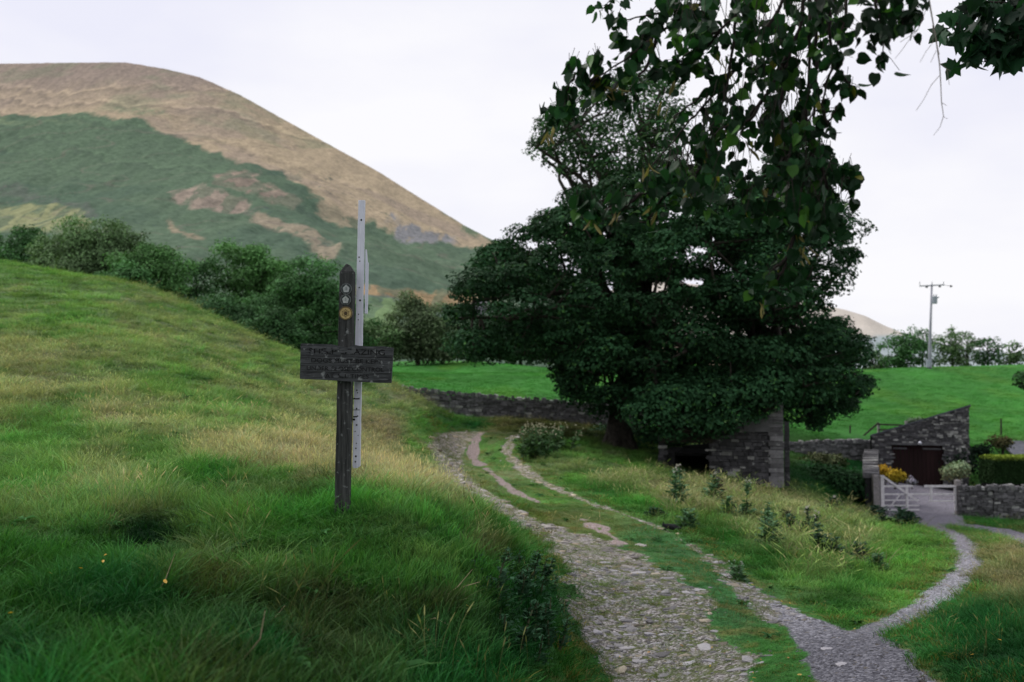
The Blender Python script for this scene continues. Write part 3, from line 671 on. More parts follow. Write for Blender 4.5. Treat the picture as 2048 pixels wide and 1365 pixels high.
VP = [(1120,925),(1330,950),(1560,985),(1700,1020),(1760,1060),(1780,1120),(1650,1180),(1500,1130),(1380,1050),(1200,985)]
x, y = sample(lambda r: np.where(r<16, 7, 7*(16/r)**1.3), 9, 40, 0, .5); z = H(x, y); px, py = proj(x, y, z); k = inpoly(px, py, VP) & (RS.rand(len(x)) < sstep(.3,.6,fbm(x*.7,y*.7,3,170))) & (near_track(x,y) < .5); x, y, z = x[k], y[k], z[k]; n_ = len(x)
c = np.array([.36,.345,.20])*RS.uniform(.5,1.1,(n_,1)); c[RS.rand(n_)<.55] *= np.array([.55,.85,.5]); sz = RS.uniform(1.0,1.6,n_)
scatter('seeding_grass', [stems(18,16,.36), stems(19,14,.44), stems(20,18,.30), tuft(30,.12,.18,.36,.004,.9,31)], np.c_[x,y,z], np.c_[RS.uniform(-.15,.15,(n_,2)), RS.uniform(0,6.28,n_)], np.c_[sz*1.8,sz*1.8,sz], c, RS.randint(0,4,n_), 'tall pale seeding grass on the verge between the tracks', 'grass')
# ================================================================== OBJECTS
def base(px, py): return hit(px, py, H)
def foliage(name, Pos, Nrm, size, col, parent=None, mat_='leaf', elong=1.35):
    """one mesh of many folded leaves"""
    n = len(Pos); Nrm = Nrm/(np.linalg.norm(Nrm, axis=1, keepdims=True)+1e-9)
    t = np.cross(Nrm, RS.normal(size=(n,3))); t /= (np.linalg.norm(t, axis=1, keepdims=True)+1e-9); b = np.cross(Nrm, t)
    s = (size*RS.uniform(.7, 1.3, n))[:,None]
    V = np.stack([Pos-t*s*.5*elong, Pos+b*s*.5+Nrm*s*.12, Pos+t*s*.5*elong, Pos-b*s*.5+Nrm*s*.12], 1).reshape(-1,3)
    idx = np.arange(n)[:,None]*4
    fc = np.concatenate([idx+np.array([0,1,2]), idx+np.array([0,2,3])], 1).reshape(-1,3)
    return link(name, new_mesh(name, V, faces=fc, mats=[M[mat_]], attrs={'col': np.repeat(np.clip(col,.002,.8), 4, 0)}), parent)
def dome(C, R, n, flat=.62, up=.35, thick=.3):
    """leaf positions and normals over flattened, lumpy domes"""
    P_, N_, K_ = [], [], []
    for i, (c, r) in enumerate(zip(C, R)):
        m = int(n*(r*r)) if n > 0 else -n
        d = RS.normal(size=(m,3)); d /= np.linalg.norm(d, axis=1, keepdims=True)
        keep = RS.rand(m) < np.clip(.55+d[:,2]*.9, .12, 1); d = d[keep]
        lump = 1+.22*np.sin(d[:,0]*7+i)*np.cos(d[:,1]*6+i*2)+.12*np.sin(d[:,2]*9+i*3)
        rad = r*lump*(1-thick*RS.rand(len(d))**1.5)
        P_.append(c+d*rad[:,None]*np.array([1,1,flat])); N_.append(d*np.array([1,1,1/flat])+np.array([0,0,up])+RS.normal(size=d.shape)*.45)
        K_.append(np.full(len(d), i))
    return np.concatenate(P_), np.concatenate(N_), np.concatenate(K_)
def limb(mb, a, b, r0, r1, bend=.12, n=5):
    a = Vector(a); b = Vector(b); L = (b-a).length; pts = []; rs = []
    off = Vector((random.uniform(-1,1), random.uniform(-1,1), random.uniform(-.2,.9)))*bend*L
    for i in range(n+1):
        t = i/n; p = a.lerp(b, t)+off*math.sin(t*math.pi)
        p += Vector((random.uniform(-1,1), random.uniform(-1,1), random.uniform(-1,1)))*L*.018*(0<i<n)
        pts.append(p); rs.append(r0+(r1-r0)*t)
    mb.tube(pts, rs, 6 if r0 < .1 else 9, cap=False); return pts
# ------------------------------------------------------------------ the great sycamore (with a second tree behind the barn)
ROWS = [(140,1255,1330),(165,1215,1360),(200,1120,1370),(240,1080,1375),(280,1060,1370),(320,1060,1360),(345,1110,1360),(365,1150,1560),(400,1150,1690),(430,1095,1690),(455,1040,1692),(480,1000,1697),(520,950,1705),(560,925,1698),(600,920,1660),(625,905,1650),(660,898,1700),(700,898,1732),(722,915,1735),(735,1115,1734),(780,1118,1732),(820,1150,1712),(850,1190,1650),(880,1270,1430),(900,1290,1420)]
RY = np.array([r[0] for r in ROWS]); RL = np.array([r[1] for r in ROWS]); RR = np.array([r[2] for r in ROWS])
DOME = [(278,1570,1620),(300,1545,1650),(330,1530,1678),(365,1520,1692)]
def insil(px, py):
    a = (py>=140)&(py<=895)&(px>np.interp(py,RY,RL))&(px<np.interp(py,RY,RR))
    b = (py>=278)&(py<=370)&(px>np.interp(py,[d[0] for d in DOME],[d[1] for d in DOME]))&(px<np.interp(py,[d[0] for d in DOME],[d[2] for d in DOME]))
    c = (py>722)&(px<1115); e = (py>820)&(px>1430)&(px<1575)
    return (a|b)&~c&~e
gxx, gyy = np.meshgrid(np.arange(880, 1760, 10), np.arange(130, 910, 10)); G = insil(gxx, gyy)
edge = [(x_, y_) for x_, y_, g_ in zip(gxx.ravel(), gyy.ravel(), G.ravel()) if not g_]; edge = np.array(edge, float)
def edist(px, py): return np.sqrt(((edge[:,0]-px)**2+(edge[:,1]-py)**2).min())
TY = 38.5; MPP = TY/F
holes = [(1064,492,20,11),(1105,486,14,9),(1219,580,11,16),(1302,577,30,13),(1385,566,32,12),(1330,575,10,14),(1180,365,22,10),(1465,665,12,7),(1395,500,26,9),(1270,530,14,8),(1350,425,20,8),(1500,440,10,18),(1425,480,14,8),(1560,510,14,6),(1650,545,14,8),(1460,395,18,10),(1290,405,14,8),(1215,470,16,14),(1140,450,12,8),(1600,470,12,8),(1180,430,16,8),(1370,410,14,8),(1530,430,14,8),(1660,600,16,8),(1240,440,10,10)]
cand = []; tries = 0
while len(cand) < 380 and tries < 40000:
    tries += 1
    px, py = random.uniform(900, 1735), random.uniform(150, 890)
    if not insil(np.array([px]), np.array([py]))[0] or (py > 815 and px < 1290): continue
    e = edist(px, py); upper = py < 372 and px < 1400
    r = random.uniform(.62, .95) if upper else random.uniform(.75, 1.45)
    rpx = r/MPP
    if e < rpx*.62:
        r = max(.42, e*MPP/.66); rpx = r/MPP
        if e < rpx*.5: continue
    q = min(1, e/(170 if not upper else 110)); D = (6.2 if not upper else 2.6)*math.sqrt(1-(1-q)**2)
    y = TY + (D*random.choice((-1,-1,-1,1,1,random.uniform(-.9,.9))) if D > .6 else random.uniform(-1,1)*.6)
    if py > 800 and px > 1270: y = max(y, 37.8)
    p = P(px, py, y)
    if any((p-c).length < .80*(r+rc)*.62 for c, rc, *_ in cand): continue
    cand.append((p, r, px, py))
core = 0  # filler clumps inside the crown, added to block light through its gaps
while core < 75:
    px, py = random.uniform(930,1700), random.uniform(420,850)
    if not insil(np.array([px]), np.array([py]))[0] or edist(px,py) < 55 or py > 800 or (py > 790 and px < 1300): continue
    cand.append((P(px,py,TY+random.uniform(-2.5,2.5)+(1 if py > 790 else 0)), random.uniform(.9,1.3), px, py)); core += 1
for px, py, r in ((1300,830,1.0),(1340,845,.9),(1385,850,.9),(1425,850,.8),(1345,868,.5),(1400,862,.5),(1440,860,.5),(1465,835,.8),(1500,805,.9),(1545,780,.8),(1480,790,1.0),(1420,800,1.1),(1360,800,1.1),(1340,872,.4),(1530,815,.45),(1558,806,.4),(1515,835,.35)):
    cand.append((P(px,py,32.6+random.uniform(-.3,.3)), r, px, py))
for px, py, r, y in ((1640,845,.42,37),(1655,825,.5,37.5),(1620,820,.5,38),(1690,820,.45,38),(1650,800,.7,38),(1600,800,.6,38.5),(1630,858,.3,37),(1180,800,.7,37.5),(1200,825,.6,37.5),(1225,800,.6,37),(1280,800,1.0,35.5),(1160,770,.7,37.5),(1150,330,.6,38.5),(1170,350,.6,38.2),(1190,380,.7,38.3),(1150,400,.7,38.4),(1110,300,.5,38.6),(1090,250,.5,38.7),(1200,330,.6,38.5),(1240,360,.8,38.2),(1140,440,.8,37.8),(1100,455,.6,38),(1290,350,.8,38.4),(1330,330,.8,38.2),(1310,290,.8,38),(1260,300,.7,38.5),(1330,250,.7,38.6),(1350,390,.9,38)):
    cand.append((P(px,py,y), r, px, py))
print('crown clumps', len(cand))
def split(c): return c[2] > 1440 or (c[2] > 1380 and c[3] < 560) 
def make_sycamore(name, sel, base_, trunk_r, label, stem_top, cat='tree'):
    root = thing(name, label, cat, base_)
    C = np.array([tuple(c[0]) for c in sel]); R = np.array([c[1] for c in sel])
    up = np.array([(c[3] < 372 and c[2] < 1400) for c in sel])
    ps, ns, ks = dome(C, R, 1700, .60, thick=.2)
    sparse = up[ks] & (RS.rand(len(ks)) < .50)
    hx, hy = proj(ps[:,0], ps[:,1], ps[:,2]); w = np.zeros(len(ps), bool)
    hx2 = hx+RS.normal(0,5,len(ps)); hy2 = hy+RS.normal(0,4,len(ps))
    for a, b_, c_, d_ in holes:
        w |= ((hx2-a)/c_)**2+((hy2-b_)/d_)**2 < 1
    gap = (vnoise(ps[:,0]*2.7+.3*ps[:,1], ps[:,2]*3.6, 301) > .80) & (hy < 640)
    k = ~(sparse | w | gap)
    ps, ns, ks = ps[k], ns[k], ks[k]
    tone = RS.uniform(.55, 1.35, len(sel))[ks]*RS.uniform(.6, 1.5, len(ks))
    col = np.array([.024,.069,.029])*tone[:,None]
    fleck = RS.rand(len(ks)) < .05; col[fleck] = col[fleck]*np.array([1.9,1.7,1.1])  # a few random leaves in a paler, yellower green
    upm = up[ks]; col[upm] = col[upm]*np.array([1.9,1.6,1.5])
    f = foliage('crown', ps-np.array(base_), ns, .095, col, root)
    mb = MB(); b0 = Vector(base_)
    zero = Vector((0,0,0)); st = Vector(stem_top)-b0
    mb.tube([zero+Vector((0,0,-.3)), zero+Vector((0,0,.25)), zero+Vector((0,0,.9)), zero+Vector((.02,0,2)), st*.6+Vector((.1,0,0)), st], [trunk_r*1.75, trunk_r*1.25, trunk_r, trunk_r*.92, trunk_r*.75, trunk_r*.5], 14)
    for k in range(6):
        a = k*1.05+.3; mb.tube([Vector((math.cos(a)*trunk_r*1.9, math.sin(a)*trunk_r*1.9, -.25)), Vector((math.cos(a)*trunk_r, math.sin(a)*trunk_r, .25)), Vector((math.cos(a)*trunk_r*.6, math.sin(a)*trunk_r*.6, 1.0))], [.12,.2,.1], 7)
    mb.build('trunk', M['bark'], root, smooth=True)
    order = sorted(sel, key=lambda c: -c[1]); hubs = []
    mains = order[::7]
    bb = MB()
    for c in mains:
        s0 = zero.lerp(st, random.uniform(.45, 1.0)); e = c[0]-b0-Vector((0,0,c[1]*.3)); pts = limb(bb, s0, e, trunk_r*.34, .05, .10, 7); hubs += pts[2:]
    for c in order:
        if c in mains: continue
        e = c[0]-b0-Vector((0,0,c[1]*.25)); hsel = min(hubs, key=lambda h: (h-e).length); limb(bb, hsel, e, .06, .022, .1, 4)
        if up[sel.index(c)]:
            for q in range(5): limb(bb, e, e+Vector((random.uniform(-1,1), random.uniform(-1,1), random.uniform(-.3,.8)))*c[1], .022, .008, .1, 3)
    bb.build('branches', M['bark'], root, smooth=True)
    return root
tb = base(1238, 893); tb = Vector((P(1238,893,TY-.5).x, TY-.5, h1(P(1238,893,TY-.5).x, TY-.5)))
selL = [c for c in cand if not split(c)]; selR = [c for c in cand if split(c)]
make_sycamore('sycamore_tree', selL, tuple(tb), .46, 'huge dark spreading sycamore with thick trunk beside the stone barn', tuple(P(1290,600,38.8)))
bx_ = P(1500,900,39.5).x; make_sycamore('sycamore_tree', selR, (bx_, 39.5, h1(bx_,39.5)), .38, 'dark leafy tree standing behind the stone barn, merged with big sycamore', tuple(P(1520,560,39.5)))
# ------------------------------------------------------------------ background trees
def bgtree(cx, top, bot, wd, Y, col, label, dens=1.0, name='broadleaf_tree', cat='tree', group='trees behind the near hill', leafpx=3.7, trunk=True, rough=.45):
    top -= 5; wd *= 1.06; pb = P(cx, bot, Y); zt = P(cx, top, Y).z; gz_ = min(h1(pb.x, Y), zt-2); mp_ = Y/F
    zb = pb.z; hw = wd*mp_/2; hz = (zt-zb)/2; cz = (zt+zb)/2
    root = thing(name, label, cat, (pb.x, Y, gz_), group=group)
    C = []; R = []
    for i in range(int(20+wd*.2)):
        d = RS.normal(size=3); d /= np.linalg.norm(d); d[1] = -abs(d[1]) if RS.rand() < .7 else d[1]
        q = RS.uniform(.4,.98); C.append((pb.x+d[0]*hw*q, Y+d[1]*hw*q, cz+d[2]*hz*q)); R.append(min(hw,hz*1.3)*RS.uniform(.22,.42)*(1.35-q*.5))
    for i in range(9): C.append((pb.x+RS.uniform(-.75,.75)*hw, Y+RS.uniform(-.6,.2)*hw, zb+RS.uniform(.12,.5)*hz)); R.append(min(hw,hz*1.3)*RS.uniform(.3,.42))
    C = np.array(C); R = np.array(R); ls = leafpx*mp_; col = np.array(col)*1.9+.008
    n = 9.5*dens/(ls*ls)
    ps, ns, ks = dome(C, R, n, .8, .3, .5)
    tone = RS.uniform(.6,1.4,len(C))[ks]*RS.uniform(.6,1.5,len(ks))*(.7+.5*np.clip((ps[:,2]-zb)/(zt-zb),0,1))  # tops painted lighter: light from above put into the leaf colour
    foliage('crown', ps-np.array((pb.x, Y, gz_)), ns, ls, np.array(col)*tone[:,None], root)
    mb = MB(); O = Vector((0,0,-.2)); T = Vector((0,0,cz-gz_+hz*.3))
    mb.tube([O, T*.5+Vector((hw*.03,0,0)), T], [max(.12,hw*.07), max(.09,hw*.05), .05], 8, cap=False)
    for c, r in list(zip(C, R))[::2]: limb(mb, O.lerp(T, random.uniform(.35,.9)), Vector(c)-Vector((pb.x,Y,gz_)), max(.06,hw*.022), .03, .1, 4)
    mb.build('trunk', M['bark'], root, smooth=True)
    return root
g1 = (.026,.070,.022); g2 = (.038,.092,.027); g3 = (.046,.080,.033); g4 = (.019,.050,.017); g5 = (.056,.080,.040)
for a in [
 (30,462,600,150,105,g1,'dark green tree at the far left behind the hill crest'),
 (115,470,610,120,100,g3,'greyish tree left of the tallest tree behind the hill crest'),
 (205,447,640,210,98,g3,'broad grey-green tree, tallest behind the left hill crest'),
 (305,482,650,160,92,g2,'mid green rounded tree right of the broad grey-green tree'),
 (250,540,650,150,88,g1,'low dark tree peeping over the crest below the broad grey-green tree'),
 (390,505,680,110,96,g4,'narrow dark tree between the rounded tree and the light round tree'),
 (490,470,690,170,100,g2,'light green round-topped tree left of the signpost above hill slope'),
 (555,505,690,110,104,g2,'smaller green tree tucked behind the light round-topped tree'),
 (455,600,720,190,78,g4,'dark hedge-like tree low on the slope below the round-topped tree'),
 (610,530,735,215,84,g1,'large rounded dark green tree just left of the signpost'),
 (560,620,740,150,74,g4,'dark low tree at the foot of the large rounded tree'),
 (690,600,735,120,92,g1,'green tree mostly hidden behind the signpost top'),
 (755,640,728,110,118,g3,'low grey-green tree right of the white batten beyond the field'),
 (835,580,728,130,120,g5,'tall rough olive-grey tree at the end of the field, right of the signpost'),
 (885,630,728,110,122,g3,'grey-green tree between the olive tree and the sycamore')]:
    bgtree(*a)
for a in [
 (950,660,728,110,128,g4,'dark tree under the left skirt of the big sycamore'),
 (1040,680,730,120,130,g1,'low dark tree at the field edge under the sycamore'),
 (1120,675,730,110,130,g4,'darkest low tree at the field edge nearest the sycamore trunk')]:
    bgtree(*a, group='trees along the far field edge')
for a in [
 (1745,706,745,70,165,g3,'small low bush-like tree right of the sycamore on the field skyline'),
 (1800,668,742,95,160,g1,'dark leafy tree left of the utility pole on the skyline'),
 (1845,652,740,70,165,g1,'thin open tree directly behind the utility pole'),
 (1905,652,736,80,150,g3,'tall grey-green tree right of the utility pole'),
 (1935,664,736,60,160,g3,'spiky-topped tree right of the tall grey-green tree'),
 (1975,680,734,62,150,g4,'dark rounded tree second from the right on the skyline'),
 (2020,690,732,60,158,g3,'small open tree at the right end of the skyline')]:
    bgtree(*a, dens=.55, group='trees along the right skyline')
bgtree(2062,738,790,70,52,g4,'dark sprig of a tree at the right edge before the green field', dens=.8, group='trees by the garden', leafpx=7)
# ------------------------------------------------------------------ drystone walls and stone faces
def stone_col():
    s = random.uniform(.08,.18); return (s*1.0, s*.98, s*1.03) if random.random() > .13 else (s*2.1, s*2.1, s*2.05)
def drywall(name, line, hgt, thick, label, cs=(.09,.16), ln=(.16,.42), group=None, cope=True):
    """line = [(x,y,zbase)] world points"""
    o = Vector(line[0]); mb = MB(); cp = MB(); core = MB()
    for a, b in zip(line[:-1], line[1:]):
        a = Vector(a)-o; b = Vector(b)-o; L = math.hypot(b.x-a.x, b.y-a.y); dx, dy = (b.x-a.x)/L, (b.y-a.y)/L; nx, ny = dy, -dx
        if ny > 0: nx, ny = -nx, -ny
        def pt(s, d, z): return (a.x+dx*s+nx*d, a.y+dy*s+ny*d, a.z+(b.z-a.z)*s/L+z)
        def block(m, s0, s1, d0, d1, z0, z1, j=.022):
            V = [pt(s+random.uniform(-j,j), d+random.uniform(-j,j), z+random.uniform(-j,j)) for z in (z0,z1) for d in (d0,d1) for s in (s0,s1)]
            m.add(V, [(0,2,3,1),(4,5,7,6),(0,1,5,4),(2,6,7,3),(0,4,6,2),(1,3,7,5)], stone_col())
        core.add([pt(s,d,z) for z in (-.4,hgt-.05) for d in (thick/2-.07,-thick/2+.07) for s in (.04,L-.04)], [(0,2,3,1),(4,5,7,6),(0,1,5,4),(2,6,7,3),(0,4,6,2),(1,3,7,5)])
        z = -.25
        while z < hgt-.06:
            ch = random.uniform(*cs); s = -random.uniform(0,.2)
            while s < L:
                l = random.uniform(*ln); e = random.uniform(-.03,.03)
                block(mb, max(s,0)+.006, min(s+l,L)-.006, thick/2-.12, thick/2+e, z+.006, min(z+ch, hgt+.02)-.004)
                s += l
            z += ch
        if cope:
            s = 0
            while s < L:
                l = random.uniform(.07,.2); block(cp, s, s+l*.92, thick/2+.02, -thick/2, hgt-.02, hgt+random.uniform(.08,.2), .025); s += l
    r = core.build(name, M['mortar'], loc=o); tag(r, label, 'wall', group)
    mb.build('stonework', M['stone'], r)
    if cope: cp.build('coping_stones', M['stone'], r)
    return r
def gpt(px, py, Y, dz=0): p = P(px, py, Y); return (p.x, p.y, p.z+dz)
drywall('drystone_wall', [gpt(660,806,50),gpt(780,812,50),gpt(900,826,50),gpt(1050,838,50),gpt(1200,850,50),gpt(1300,858,50)], .92, .5, 'long grey drystone wall between the grass track and the green field')
drywall('drystone_wall', [gpt(1916,1034,42),gpt(1985,1034,41.6),gpt(2140,1036,41)], 1.15, .5, 'grey drystone garden wall running right from the white gate', cs=(.06,.13), ln=(.10,.32))
drywall('retaining_wall', [gpt(1480,930,54),gpt(1600,926,54),gpt(1742,922,54)], 1.02, .5, 'dark retaining wall below the green field between barn and garage', cope=True)
drywall('drystone_wall', [gpt(1743,1020,42.2),gpt(1741,988,46),gpt(1744,960,49.5)], 1.35, .62, 'short curved drystone wall left of the white gate beside the orange shrub')
def face(mb, poly, openings, Y, o, dark=1.0, cs=(.06,.13), ln=(.09,.32), dep=.10, pale=.10):
    """stone courses filling a polygon given in metres (x,z) on plane y=Y"""
    xs = [p[0] for p in poly]; zs = [p[1] for p in poly]; z = min(zs)
    while z < max(zs):
        ch = random.uniform(*cs); x = min(xs)-random.uniform(0,.3)
        while x < max(xs):
            l = random.uniform(*ln); cx, cz = x+l/2, z+ch/2
            if inpoly(np.array([cx]), np.array([cz]), poly)[0] and not any(a<cx<b_ and c<cz<d for a,b_,c,d in openings):
                x0, x1 = max(x, min(xs)), min(x+l, max(xs)); e = random.uniform(0,.03)
                s = random.uniform(.05,.125)*dark; c = (s*1.0, s*.98, s*1.05)
                if random.random() < pale*1.3*(1+1.2*((cx-min(xs))/(max(xs)-min(xs)))**2): c = (s*3.3, s*3.3, s*3.2)
                mb.box(x0+.008-o[0], x1-.008-o[0], Y-dep-e-o[1], Y+.03-o[1], z+.007-o[2], z+ch-.007-o[2], c, .010)
            x += l
        z += ch
def slabpoly(mb, poly, y0, y1, o):
    n = len(poly); V = [(x-o[0], y-o[1], z-o[2]) for y in (y0,y1) for x, z in poly]
    mb.add(V, [tuple(range(n)), tuple(range(n,2*n))[::-1]]+[(i,(i+1)%n,n+(i+1)%n,n+i)[::-1] for i in range(n)])
def XZ(px, py, Y): p = P(px, py, Y); return (p.x, p.z)
# ------------------------------------------------------------------ garage
YG_ = 50.0; o = P(1745, 968, YG_); o = Vector((o.x, YG_, o.z)); root = thing('garage', 'stone lean-to garage with single sloping roof and dark brown doors', 'garage', o)
poly = [XZ(1745,972,YG_), XZ(1938,972,YG_), XZ(1938,812,YG_), XZ(1745,872,YG_)]
dl, dtp = XZ(1785,889,YG_); dr = XZ(1888,889,YG_)[0]; zb = poly[0][1]
mb = MB()
hh = lambda x: poly[3][1]+(poly[2][1]-poly[3][1])*(x-poly[3][0])/(poly[2][0]-poly[3][0])
slabpoly(mb, [poly[0], (dl,zb), (dl,hh(dl)-.02), (poly[3][0], poly[3][1]-.02)], YG_+.02, YG_+.45, o)
slabpoly(mb, [(dr,zb), poly[1], (poly[2][0],poly[2][1]-.02), (dr,hh(dr)-.02)], YG_+.02, YG_+.45, o)
slabpoly(mb, [(dl,dtp), (dr,dtp), (dr,hh(dr)-.02), (dl,hh(dl)-.02)], YG_+.02, YG_+.45, o)
slabpoly(mb, [(poly[0][0],zb),(poly[0][0]+.4,zb),(poly[0][0]+.4,hh(poly[0][0]+.4)-1.05),(poly[0][0],poly[3][1]-1.05)], YG_+.46, YG_+6, o)
slabpoly(mb, [(poly[1][0]-.4,zb),(poly[1][0],zb),(poly[1][0],poly[2][1]-1.05),(poly[1][0]-.4,hh(poly[1][0]-.4)-1.05)], YG_+.46, YG_+6, o)
slabpoly(mb, [(poly[0][0]+.42,zb),(poly[1][0]-.42,zb),(poly[1][0]-.42,hh(poly[1][0]-.42)-1.06),(poly[0][0]+.42,hh(poly[0][0]+.42)-1.06)], YG_+5.6, YG_+6, o)
mb.build('wall', M['mortar'], root)
mb = MB(); face(mb, poly, [(dl,dr,zb-1,dtp)], YG_, o, pale=.10); mb.build('stonework', M['stone'], root)
mb = MB(); slabpoly(mb, [(poly[3][0]-.12,poly[3][1]-.02),(poly[2][0]+.08,poly[2][1]+.02),(poly[2][0]+.08,poly[2][1]+.09),(poly[3][0]-.12,poly[3][1]+.05)], -.14+YG_, YG_+6.2, o)
mb.v = [(x_, y_, z_-(.9 if y_ > 3 else 0)) for x_, y_, z_ in mb.v]; mb.build('roof', M['slate'], root); root.rotation_euler.z = -.35; root.scale = (.912,1,1)
mb = MB(); mb.box(dl-.05-o.x, dr+.05-o.x, -.13, .0, dtp-o.z, dtp+.10-o.z); mb.build('lintel', M['render'], root)
mb = MB(); mid = (dl+dr)/2; nb = 12
for i in range(nb):
    x0 = dl+(dr-dl)*i/nb; mb.box(x0+.006-o.x, x0+(dr-dl)/nb-.006-o.x, .10, .15, zb-o.z, dtp-.02-o.z)
mb.build('door', M['door'], root)
for ra_, rb_ in ((dl+.06, dl+.75), (mid+.25, dr-.1)): mb = MB(); mb.box(ra_-o.x, rb_-o.x, .06, .10, dtp-.22-o.z, dtp-.14-o.z); mb.build('door_rail', M['render'], root)
mb = MB(); lx, lz = XZ(1841,884,YG_); mb.tube([(lx-o.x,-.12,lz-o.z+.05),(lx-o.x,-.26,lz-o.z+.03),(lx-o.x,-.3,lz-o.z-.06)], [.03,.07,.11], 10); mb.build('outside_lamp', M['whitewood'], root, smooth=True)
mb = MB(); mb.tube([(poly[0][0]-.04-o.x,-.13,zb-o.z),(poly[0][0]-.04-o.x,-.13,poly[3][1]-.1-o.z)], .045, 8); mb.build('drainpipe', M['darkhole'], root)
# small slate-roofed outbuilding at the right edge
YB = 53; o = P(2028, 968, YB); o = Vector((o.x, YB, o.z)); root = thing('outbuilding', 'low outbuilding with blue-grey slate roof above the clipped hedge', 'outbuilding', o)
wp = [XZ(2032,968,YB), XZ(2150,968,YB), XZ(2150,912,YB), XZ(2032,912,YB)]
mb = MB(); slabpoly(mb, wp, YB+.02, YB+3, o); mb.build('wall', M['mortar'], root)
mb = MB(); face(mb, wp, [], YB, o); mb.build('stonework', M['stone'], root)
mb = MB(); a, b_ = XZ(2024,912,YB), XZ(2160,882,YB+1.6)
nr_ = 7
for i in range(nr_):
    t0, t1 = i/nr_, (i+1)/nr_; z0 = a[1]+(b_[1]-a[1])*t0+.02*0; z1 = a[1]+(b_[1]-a[1])*t1
    mb.add([(0,-.2+1.8*t0,z0-o.z),(4,-.2+1.8*t0,z0-o.z),(4,-.2+1.8*t1,z1-o.z),(0,-.2+1.8*t1,z1-o.z),(0,-.2+1.8*t0,z0-.05-o.z),(4,-.2+1.8*t0,z0-.05-o.z),(4,-.2+1.8*t1,z1-.07-o.z),(0,-.2+1.8*t1,z1-.07-o.z)], [(0,1,2,3),(7,6,5,4),(0,4,5,1),(3,2,6,7),(0,3,7,4),(1,5,6,2)])
mb.build('roof', M['slate'], root)
# ------------------------------------------------------------------ barn under the tree
YBn = 33.0; o = P(1565, 972, YBn); o = Vector((o.x, YBn, o.z)); root = thing('stone_barn', 'old dark stone field barn with open doorway, half hidden under the sycamore', 'barn', o)
poly = [XZ(1318,975,YBn), XZ(1546,975,YBn), XZ(1546,832,YBn), XZ(1440,850,YBn), XZ(1318,872,YBn)]
ol, ot = XZ(1332,888,YBn); orr, ob = XZ(1421,958,YBn); ob -= .6
mb = MB()
zt_ = lambda px: np.interp(px,[1318,1440,1546],[poly[4][1],poly[3][1],poly[2][1]])
slabpoly(mb, [poly[0],(ol,poly[0][1]),(ol,poly[4][1]-.03),(poly[4][0],poly[4][1]-.03)], YBn+.02, YBn+.5, o)
slabpoly(mb, [(orr,poly[0][1]),poly[1],(poly[2][0],poly[2][1]-.03),(poly[3][0],poly[3][1]-.03),(orr,poly[3][1]-.05)], YBn+.02, YBn+.5, o)
slabpoly(mb, [(ol,ot),(orr,ot),(orr,poly[3][1]-.06),(ol,poly[4][1]-.03)], YBn+.02, YBn+.5, o)
slabpoly(mb, [poly[0],(poly[0][0]+.5,poly[0][1]),(poly[0][0]+.5,poly[4][1]-.65),(poly[4][0],poly[4][1]-.65)], YBn+.52, YBn+4.2, o)
slabpoly(mb, [(poly[1][0]-.2,poly[1][1]),(poly[1][0]+.3,poly[1][1]),(poly[2][0]+.3,poly[2][1]-.85),(poly[2][0]-.2,poly[2][1]-.85)], YBn+.52, YBn+4.2, o)
slabpoly(mb, [(poly[0][0]+.52,poly[0][1]),(poly[1][0]-.22,poly[0][1]),(poly[2][0]-.22,poly[2][1]-.9),(poly[0][0]+.52,poly[4][1]-.6)], YBn+3.8, YBn+4.2, o)
mb.build('wall', M['mortar'], root)
mb = MB(); face(mb, poly, [(ol,orr,ob,ot)], YBn, o, .75, cs=(.07,.15), ln=(.12,.38), pale=.07); mb.build('stonework', M['stone'], root)
root.rotation_euler.z = -.255
mb = MB(); z = poly[0][1]; zt2 = XZ(1550,806,YBn)[1]; x0, x1 = XZ(1541,900,YBn)[0], XZ(1567,900,YBn)[0]; i = 0
while z < zt2:
    h_ = random.uniform(.10,.19); s = random.uniform(.08,.20); e = .05 if i%2 else 0
    mb.box(x0-e-o.x, x1-o.x, -.18, .40, z+.006-o.z, z+h_-.006-o.z, (s,s*.98,s*1.02), .008); z += h_; i += 1
mb.build('corner_pillar', M['stone'], root)
mb = MB(); z = poly[0][1]; x0, x1 = XZ(1569,900,YBn)[0], XZ(1579,900,YBn)[0]; zt3 = XZ(1550,850,YBn)[1]
while z < zt3:
    h_ = random.uniform(.12,.2); s = random.uniform(.03,.07); mb.box(x0-o.x, x1-o.x, .42, .9, z+.006-o.z, z+h_-.006-o.z, (s,s,s*1.05), .01); z += h_
mb.build('side_pier', M['stone'], root)
mb = MB(); ra, rb = XZ(1490,864,YBn), XZ(1542,832,YBn); mb.box(ra[0]-o.x, rb[0]-o.x, -.16, -.10, ra[1]-o.z, rb[1]-o.z); mb.build('rendered_patch', M['render'], root)
mb = MB(); mb.box(ol-.15-o.x, orr+.15-o.x, -.14, .3, ot-o.z, ot+.16-o.z, None, .01); mb.build('lintel', M['bark'], root)
mb = MB(); mb.box(poly[0][0]+.55-o.x, poly[1][0]-.25-o.x, .55, 3.75, poly[4][1]-.75-o.z, poly[4][1]-.67-o.z); mb.build('roof', M['darkhole'], root)  # unseen low slab, near black, added to keep the doorway interior dark
